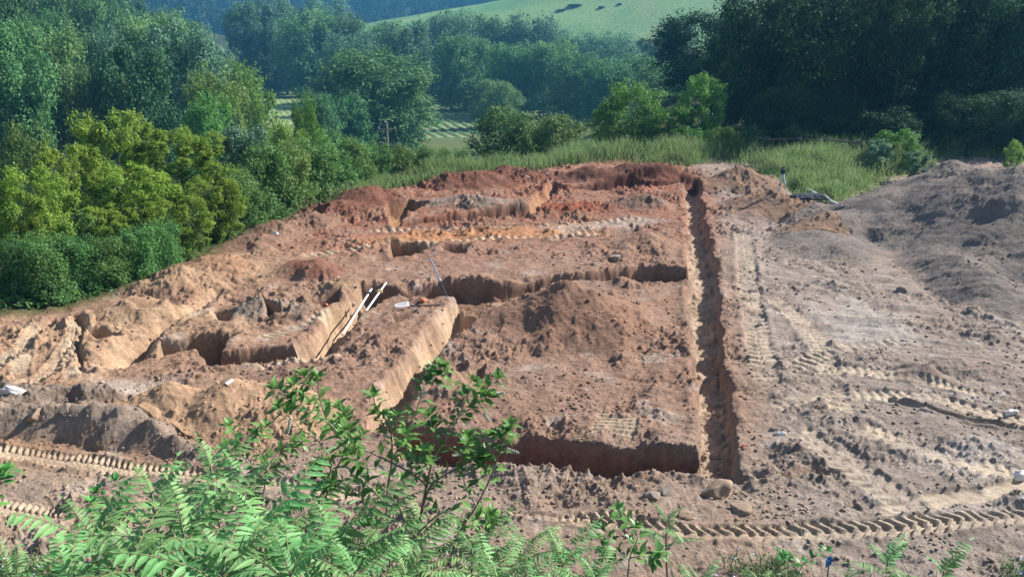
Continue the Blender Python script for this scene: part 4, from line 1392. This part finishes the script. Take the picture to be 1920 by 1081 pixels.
# ------------------------------------------------------------------ plants on the near bank
M['frond'] = leaf_mat("frond", (.155, .345, .110), (.260, .460, .185), .40, .5, .3, .30, .04)
M['frond_stem'] = simple("frond_stem", (.16, .17, .06), .6)
M['stem_red'] = simple("reddish_stem", (.20, .12, .11), .5)
M['stem_pale'] = simple("pale_stem", (.26, .30, .16), .5)
M['poke'] = leaf_mat("poke_leaf", (.075, .230, .050), (.160, .360, .090), .32, .42, .35, .12)
M['raceme'] = simple("raceme", (.55, .52, .42), .7, 0, .2, 60)
M['weed'] = leaf_mat("weed", (.075, .150, .050), (.140, .220, .090), .35, .5, .3, .1)
M['petal'] = simple("pale_petal", (.62, .62, .85), .6, 0, .1, 30)

def leaf_strip(base, tip, nrm, wd, nseg=5, droop=.12, fold=.18, peak=.38, wob=0.0):
    """one leaf blade: two rows of quads folded along the midrib, drooping at the tip; returns verts and faces"""
    base, tip, nrm = np.array(base, float), np.array(tip, float), np.array(nrm, float)
    ax = tip - base
    L = np.linalg.norm(ax)
    ax = ax / L
    nrm = nrm - ax * (nrm @ ax)
    nrm /= np.linalg.norm(nrm) + 1e-9
    sd_ = np.cross(ax, nrm)
    V, F = [], []
    for i in range(nseg + 1):
        t = i / nseg
        c = base + ax * L * t - nrm * L * droop * t * t
        w_ = wd * (np.sin(np.pi * min(1, t / (2 * peak)) if t < peak else np.pi / 2 + (t - peak) / (1 - peak) * np.pi / 2)) if 0 < t < 1 else 0.0
        w_ = max(w_, wd * .03)
        wv = wob * wd * math.sin(i * 2.4)
        V += [c - sd_ * w_ + nrm * (w_ * fold + wv), c, c + sd_ * w_ + nrm * (w_ * fold - wv)]
    for i in range(nseg):
        a = i * 3
        F += [(a, a + 1, a + 4, a + 3), (a + 1, a + 2, a + 5, a + 4)]
    return V, F

def frond_mesh(seed, pairs=12, lf=.17, lw=.024, arch=.45):
    """compound leaf of unit length along +X, arching down"""
    r = random.Random(seed)
    rach = []
    for i in range(13):
        t = i / 12
        rach.append(Vector((t - .12 * arch * t * t, .03 * math.sin(t * 2.5 + seed), .22 * t - arch * t * t)))
    def onr(t):
        k = min(11, int(t * 12)); f = t * 12 - k
        return rach[k].lerp(rach[k + 1], f), (rach[k + 1] - rach[k]).normalized()
    V, F = [], []
    def put(vf):
        b = len(V)
        V.extend([tuple(v) for v in vf[0]])
        F.extend([tuple(b + i for i in f) for f in vf[1]])
    for i in range(pairs):
        t = .10 + .86 * i / pairs
        c, tg = onr(t)
        side = tg.cross(Vector((0, 0, 1))).normalized()
        upn = side.cross(tg).normalized()
        ln = lf * (math.sin(math.pi * (.22 + .70 * t)) ** .7) * r.uniform(.9, 1.1)
        for s in (-1, 1):
            dr = (side * s * .92 + tg * .42 - upn * r.uniform(.12, .32)).normalized()
            nn = (upn + side * s * r.uniform(.0, .35)).normalized()
            if r.random() < .96:
                put(leaf_strip(c, c + (dr + Vector((r.uniform(-.12, .12), r.uniform(-.12, .12), r.uniform(-.12, .12)))) * ln * r.uniform(.85, 1.08), nn, lw * r.uniform(.85, 1.2), 5, r.uniform(.05, .32), .22, .32, .06))
    c, tg = onr(.99)
    put(leaf_strip(c, c + tg * lf * .7, Vector((0, 0, 1)), lw * .8, 5, .14, .22, .32))
    n0 = len(F)
    mb = MB()
    mb.tube(rach, [.0085 - .006 * i / 12 for i in range(13)], 5)
    b = len(V)
    V += mb.v
    F += [tuple(b + i for i in f) for f in mb.f]
    me = bpy.data.meshes.new("frond")
    me.from_pydata(V, [], F)
    me.materials.append(M['frond'])
    me.materials.append(M['frond_stem'])
    mi = np.zeros(len(F), np.int32); mi[n0:] = 1
    me.polygons.foreach_set("material_index", mi)
    me.update()
    return me
FR = [frond_mesh(s, p_, lf, lw, a_) for s, p_, lf, lw, a_ in ((1, 11, .24, .030, .40), (2, 12, .22, .028, .55), (3, 10, .25, .032, .30), (4, 13, .21, .026, .65))]
FS = [frond_mesh(s, p_, lf, lw, a_) for s, p_, lf, lw, a_ in ((11, 15, .19, .019, .40), (12, 16, .18, .018, .55), (13, 14, .20, .020, .30))]

rp = random.Random(21)
def sumac(px, py, Y, nfr, flen, label, fine=False, tilt=(.25, .75), lean=None):
    top = at_depth(px, py, Y)
    gz = surf(top[0], Y)
    h = max(.25, top[2] - gz)
    e = empty("sumac_plant", (top[0], Y, gz), label, "plant", "fern leaved plants on the near bank")
    bx, by = rp.uniform(-.12, .12), rp.uniform(-.1, .1)
    pts = [Vector((bx * (1 - t) ** 2, by * (1 - t) ** 2, -.05 + (h + .05) * t)) for t in (0, .25, .5, .75, 1)]
    mb = MB(); mb.tube(pts, [.016, .014, .012, .010, .007], 7); mb.build("stem", M['stem_red'], e, True)
    for i in range(nfr):
        a = i * 2.399 + rp.uniform(-.3, .3)
        t = 1 - .42 * (i / nfr) ** 1.2
        k = min(3, int(t * 4)); f = t * 4 - k
        c = pts[k].lerp(pts[min(4, k + 1)], f)
        o = add("frond", (FS if fine else FR)[rp.randrange(3)], e)
        sc_ = 1.12 * flen * rp.uniform(.75, 1.12) * (.55 if i < 2 else 1)
        o.location = c
        up_ = rp.uniform(*tilt) if i >= 2 else rp.uniform(.7, 1.1)
        o.rotation_euler = (rp.uniform(-.25, .25), -up_, a)
        o.scale = (sc_, sc_, sc_)
    return e

SUM = [(175, 1000, 6.4, 9, .78, 0, "outermost fern leaved plant with wide pale fronds"),
       (285, 925, 7.0, 9, .72, 0, "fern leaved plant below the short end of the cleat track"),
       (395, 870, 7.4, 8, .62, 0, "tallest fern leaved plant, its young fronds crossing the cleat track"),
       (455, 905, 6.8, 9, .70, 0, "pale fern leaved plant between the tallest one and the leafy shrub"),
       (345, 1000, 5.9, 9, .75, 0, "large fronded plant low in the middle of the fern leaved clump"),
       (485, 985, 5.9, 9, .75, 0, "bright broad fronded plant under the pale one, before the leafy shrub"),
       (570, 950, 6.9, 8, .66, 0, "fern leaved plant touching the lower branches of the leafy shrub"),
       (620, 1010, 5.8, 9, .70, 0, "dense fern leaved plant at the foot of the leafy shrub"),
       (245, 1065, 5.2, 8, .70, 0, "low spreading fern leaved plant at the picture's bottom beside the outermost one"),
       (415, 1070, 5.0, 8, .66, 0, "low pale fronded plant at the bottom, under the large fronded one"),
       (545, 1075, 5.0, 8, .62, 0, "low fern leaved plant at the bottom, under the broad fronded one"),
       (700, 985, 6.9, 10, .58, 1, "fine leaved plant with narrow dark leaflets right of the shrub stem"),
       (790, 1000, 7.2, 10, .58, 1, "fine leaved plant with upright feathery fronds beside the shrub base"),
       (885, 1030, 6.8, 10, .56, 1, "fine feathery plant in the middle of the bottom edge"),
       (985, 1030, 6.9, 10, .60, 1, "fine feathery plant with one tall upright frond, away from the shrub"),
       (1055, 1060, 6.6, 9, .55, 1, "last fine feathery plant before the bare dirt and small flowers"),
       (665, 1075, 5.3, 9, .55, 1, "low fine leaved plant at the bottom, below the shrub stem"),
       (760, 1080, 5.4, 9, .55, 1, "low fine leaved plant at the bottom, under the upright feathery one"),
       (930, 1085, 5.6, 9, .55, 1, "low fine leaved plant at the bottom, between the two feathery ones"),
       (1250, 975, 8.6, 7, .42, 1, "small slender plant with a few feathery leaves before the tan rocks"),
       (1665, 1050, 8.2, 6, .48, 0, "small fern leaved sprout beside the blue flag"),
       (1770, 1070, 7.9, 6, .46, 0, "small fern leaved sprout farther along from the blue flag"),
       (1590, 1085, 7.8, 5, .34, 1, "tiny feathery sprout nearest the blue flag"),
       (1115, 1088, 6.4, 8, .45, 1, "low feathery plant between the last fine feathery one and the broad leaved weed"),
       (1310, 1090, 7.6, 7, .36, 1, "low feathery sprout among the small flowers"),
       (1425, 1092, 7.4, 7, .36, 1, "low feathery sprout at the far end of the small flowers, nearing the flag"),
       (130, 1085, 5.6, 8, .6, 0, "low pale fronded plant beside the bottom corner weed"),
       (20, 1075, 5.6, 7, .50, 1, "feathery weed in the bottom corner beside the pebbly ground"),
       ]
for px, py, Y, nf, fl, fine, lb in SUM:
    sumac(px, py, Y, nf, fl, lb, bool(fine))

# --- leafy branching shrub with flower spikes
def poke_leaf(b, d, L, r):
    d = Vector(d).normalized()
    n = (Vector((0, 0, 1)) - d * d.z + Vector((r.uniform(-.5, .5), r.uniform(-.5, .5), 0)) * .7).normalized()
    return leaf_strip(b, Vector(b) + d * L, n, L * r.uniform(.19, .25), 6, r.uniform(.05, .32), .22, .40, .06)

def leafy_shrub(name, branches, base_px, Y, label, leaf=.130, jit=.5, spikes=(), thick=.014, tipn=11):
    r = random.Random(len(branches) * 13 + int(base_px[0]))
    root = at_depth(base_px[0], base_px[1], Y)
    gz = surf(root[0], Y)
    e = empty(name, (root[0], Y, gz), label, "shrub")
    o0 = Vector((root[0], Y, gz))
    V, F = [], []
    def put(vf):
        b = len(V)
        V.extend([tuple(v) for v in vf[0]])
        F.extend([tuple(b + i for i in f) for f in vf[1]])
    todo = []
    for bi, (pl, dy0, dy1, tk) in enumerate(branches):
        n = len(pl)
        todo.append((bi, pl[0][1] >= 1080, tk, [Vector(at_depth(p[0], p[1], Y + dy0 + (dy1 - dy0) * i / (n - 1))) - o0 for i, p in enumerate(pl)]))
    made = 0
    while todo:
        bi, rooted, tk, P = todo.pop(0)
        n = len(P)
        if rooted:
            P[0] = Vector((P[0].x, P[0].y, min(P[0].z, -.05)))
        # smooth the line
        Q = []
        for i in range(n - 1):
            a, b_, c, d = P[max(i - 1, 0)], P[i], P[i + 1], P[min(i + 2, n - 1)]
            for k in range(4):
                t = k / 4
                Q.append(.5 * ((2 * b_) + (c - a) * t + (2 * a - 5 * b_ + 4 * c - d) * t * t + (3 * b_ - a - 3 * c + d) * t ** 3))
        Q.append(P[-1])
        mb = MB()
        m = len(Q)
        mb.tube(Q, [tk * (1 - .72 * i / (m - 1)) for i in range(m)], 6)
        mb.build("stem", M['stem_red'] if tk > .011 else M['stem_pale'], e, True)
        if bi >= 0:                                   # side twigs
            for q in range(2 if len(branches) > 6 else 1):
                k = int(m * r.uniform(.45, .9))
                tg = (Q[min(k + 1, m - 1)] - Q[k - 1]).normalized()
                an = r.uniform(0, 6.28)
                d = (tg + Vector((math.cos(an), math.sin(an) * .6, r.uniform(-.1, .5))) * .9).normalized()
                ln = r.uniform(.16, .34)
                todo.append((-1, False, tk * .5, [Q[k], Q[k] + d * ln * .5, Q[k] + d * ln + Vector((0, 0, ln * .12))]))
        # leaves along the upper part, whorled at the tip
        tot = sum((Q[i + 1] - Q[i]).length for i in range(m - 1))
        start = int(m * (.22 if bi > 0 else (.4 if bi == 0 else .35)))
        i = start
        ph = r.uniform(0, 6)
        for i in range(start, m - 1):
            for _ in range(2):
                ph += 2.4
                tg = (Q[i + 1] - Q[i]).normalized()
                a = tg.cross(Vector((0, 0, 1)))
                a = a.normalized() if a.length > .05 else Vector((1, 0, 0))
                bq = tg.cross(a)
                d = a * math.cos(ph) + bq * math.sin(ph) + tg * .45 + Vector((0, 0, r.uniform(-.25, .2)))
                put(poke_leaf(Q[i] + d.normalized() * .02, d, leaf * r.uniform(.65, 1.15), r))
        tg = (Q[-1] - Q[-3]).normalized()
        for k in range(tipn):
            an = k * 2.4 + r.uniform(-.3, .3)
            d = Vector((math.cos(an), math.sin(an), 0)) * r.uniform(.4, 1) + tg * r.uniform(.3, 1.0)
            put(poke_leaf(Q[-1] - tg * .03 * r.random(), d, leaf * r.uniform(.45, .95), r))
    me = bpy.data.meshes.new("foliage")
    me.from_pydata(V, [], F)
    me.polygons.foreach_set("use_smooth", np.ones(len(F), bool))
    me.materials.append(M['poke'])
    me.update()
    add("foliage", me, e)
    for (pa, pb, dy) in spikes:
        a = Vector(at_depth(pa[0], pa[1], Y + dy)) - o0
        b = Vector(at_depth(pb[0], pb[1], Y + dy - .05)) - o0
        mb = MB()
        mb.tube([a, b], [.004, .002], 5)
        for k in range(40):
            t = .15 + .85 * k / 40
            c = a.lerp(b, t)
            an = k * 2.4
            q = c + Vector((math.cos(an), math.sin(an) * .7, math.sin(an))) * .012 * (1.2 - .7 * t)
            mb.tube([q - Vector((0, 0, .006)), q, q + Vector((0, 0, .006))], [.003, .0065, .003], 5)
        mb.build("flower_spike", M['raceme'], e)
    return e

PB = [([(783, 1085), (783, 1014), (800, 908), (817, 831), (812, 795)], 0, .15, .016),
      ([(790, 960), (803, 918), (827, 894), (887, 861), (930, 830), (955, 815)], 0, .3, .013),
      ([(812, 860), (850, 800), (872, 752), (870, 735)], .05, .35, .010),
      ([(840, 1060), (860, 1000), (893, 948), (920, 894), (937, 845), (950, 805)], -.1, .2, .012),
      ([(800, 908), (760, 880), (700, 850), (650, 830), (620, 800), (600, 750), (595, 705)], 0, -.2, .012),
      ([(640, 822), (620, 795), (575, 765), (545, 745)], -.15, -.3, .009),
      ([(735, 1085), (725, 950), (735, 860), (730, 800), (705, 760), (700, 738)], .1, .3, .013),
      ([(735, 860), (770, 800), (782, 765), (800, 712)], .2, .5, .009),
      ([(595, 940), (620, 880), (600, 830), (560, 800), (545, 765)], -.1, .1, .010),
      ([(590, 1085), (605, 970), (625, 890), (655, 830), (650, 785)], -.1, .2, .012),
      ([(817, 831), (850, 790), (890, 758), (908, 740)], .15, .3, .009),
      ([(700, 1000), (680, 930), (690, 880), (660, 850), (680, 810)], 0, -.25, .010),
      ([(783, 1000), (830, 960), (880, 975), (920, 965)], -.1, -.3, .010),
      ([(725, 950), (690, 910), (630, 905), (590, 890)], .1, -.2, .009),
      ([(783, 1010), (745, 940), (770, 880), (760, 830)], .1, -.1, .010),
      ([(893, 948), (870, 905), (880, 870), (900, 850)], -.05, .1, .008),
      ]
SPK = [((875, 850), (848, 853), .1), ((945, 840), (972, 848), .2), ((700, 862), (722, 880), -.1), ((905, 775), (920, 790), .3), ((925, 740), (945, 735), .3), ((545, 780), (540, 810), -.1),
       ((600, 850), (598, 885), -.1), ((770, 865), (772, 890), .1), ((640, 860), (660, 885), 0)]
leafy_shrub("leafy_shrub", PB, (783, 1085), 7.4, "big branching shrub with dark pointed leaves and pale flower spikes before the near trench", spikes=SPK)
leafy_shrub("leafy_shrub", [([(480, 1085), (490, 960), (500, 880), (482, 830), (480, 808)], 0, .1, .010), ([(495, 900), (450, 850), (420, 835)], 0, .1, .007), ([(497, 880), (520, 850), (545, 835)], 0, .2, .007)],
            (480, 1085), 7.9, "slim leafy shoot rising above the fern leaved clump beside the big shrub", tipn=8)
leafy_shrub("leafy_shrub", [([(255, 1085), (240, 985), (205, 945), (178, 920)], 0, .1, .010), ([(235, 975), (200, 975), (185, 965)], 0, .1, .007)],
            (255, 1085), 7.6, "small leafy shoot leaning over the pebbly ground, outermost of the shoots", tipn=8)
leafy_shrub("leafy_shrub", [([(1175, 1085), (1180, 1050), (1195, 1010), (1190, 985)], 0, .1, .010), ([(1180, 1050), (1150, 1030), (1130, 1030)], 0, -.1, .007), ([(1182, 1045), (1215, 1040), (1225, 1050)], 0, .1, .007)],
            (1175, 1085), 7.2, "upright broad leaved weed between the feathery plants and the small flowers", tipn=7)
leafy_shrub("leafy_shrub", [([(1480, 1085), (1478, 1060), (1480, 1040)], 0, .1, .008), ([(1480, 1075), (1500, 1060), (1510, 1050)], 0, .1, .006)],
            (1480, 1085), 8.6, "little dark leaved weed between the flowers and the blue flag", leaf=.10, tipn=7)
leafy_shrub("leafy_shrub", [([(-20, 1000), (-8, 930), (-4, 880)], 0, .1, .009)], (-20, 1000), 7.2, "leaf tips of a plant cut off by the picture's side edge", leaf=.14, tipn=7)

# --- low weeds with tiny pale flowers along the bottom edge
n = 12000
wy_ = rng.uniform(8.6, 11.1, n)
wx_ = rng.uniform(-.66, .66, n) * (wy_ + 2.3)
dn = fbm(wx_, wy_, .7, 3, 301) + .55 * np.exp(-((wx_ - 2.6) / 1.3) ** 2) + .5 * np.exp(-((wx_ + 6.2) / 1.3) ** 2) - .22 * (wy_ - 9.4)
kp = dn > -.06
wx_, wy_ = wx_[kp], wy_[kp]
wz_ = np.array([surf(a, b) for a, b in zip(wx_, wy_)])
V, F = blades(wx_, wy_, wz_ - .02, rng.uniform(.10, .34, len(wx_)), rng, .010, .7)
P = np.stack([wx_, wy_, wz_], -1).repeat(5, 0) + rng.normal(size=(len(wx_) * 5, 3)) * np.array([.05, .05, .04]) + np.array([0, 0, .13])
V2, F2 = leaf_quads(P, rng.normal(size=P.shape) * .5 + np.array([0, -.2, .8]), .05, rng, .45)
V, F = np.vstack([V, V2]), np.vstack([F, F2 + len(V)])
tag(add("low_weeds", mesh_np("low_weeds", V, F, M['weed'])), "low green weeds along the foot of the bank", "weeds", kind='stuff')
k = rng.permutation(len(wx_))[:420]
P = np.stack([wx_[k], wy_[k], wz_[k] + rng.uniform(.18, .34, len(k))], -1).repeat(4, 0) + rng.normal(size=(len(k) * 4, 3)) * .015
V, F = leaf_quads(P, rng.normal(size=P.shape) * .4 + np.array([0, -.4, .8]), .026, rng, .8)
tag(add("tiny_flowers", mesh_np("tiny_flowers", V, F, M['petal'])), "tiny pale bluish flowers among the low weeds", "flowers", kind='stuff')
# a few dry stalks
n = 60
sy_ = rng.uniform(9.5, 12.5, n); sx_ = rng.uniform(.5, 6, n)
sz_ = np.array([surf(a, b) for a, b in zip(sx_, sy_)])
V, F = blades(sx_, sy_, sz_, rng.uniform(.2, .55, n), rng, .004, .4)
M['dry'] = simple("dry_stalk", (.45, .40, .26), .8)
tag(add("dry_grass", mesh_np("dry_grass", V, F, M['dry'])), "thin dry grass stalks standing on the bare dirt", "grass", kind='stuff')

# ------------------------------------------------------------------ the air between here and the hills
hz = MB()
hz.box((50, 620, 30), (2600, 1500, 170))
hm = bpy.data.materials.new("haze")
hm.use_nodes = True
hn = hm.node_tree
hn.nodes.remove(hn.nodes["Principled BSDF"])
pv = hn.nodes.new("ShaderNodeVolumePrincipled")
pv.inputs["Color"].default_value = (.15, .56, 1.0, 1)
pv.inputs["Density"].default_value = 0.00037
pv.inputs["Anisotropy"].default_value = 0.2
hn.links.new(pv.outputs[0], hn.nodes["Material Output"].inputs["Volume"])
tag(hz.build("haze", hm), "pale blue summer haze in the valley air", "haze", kind='stuff')
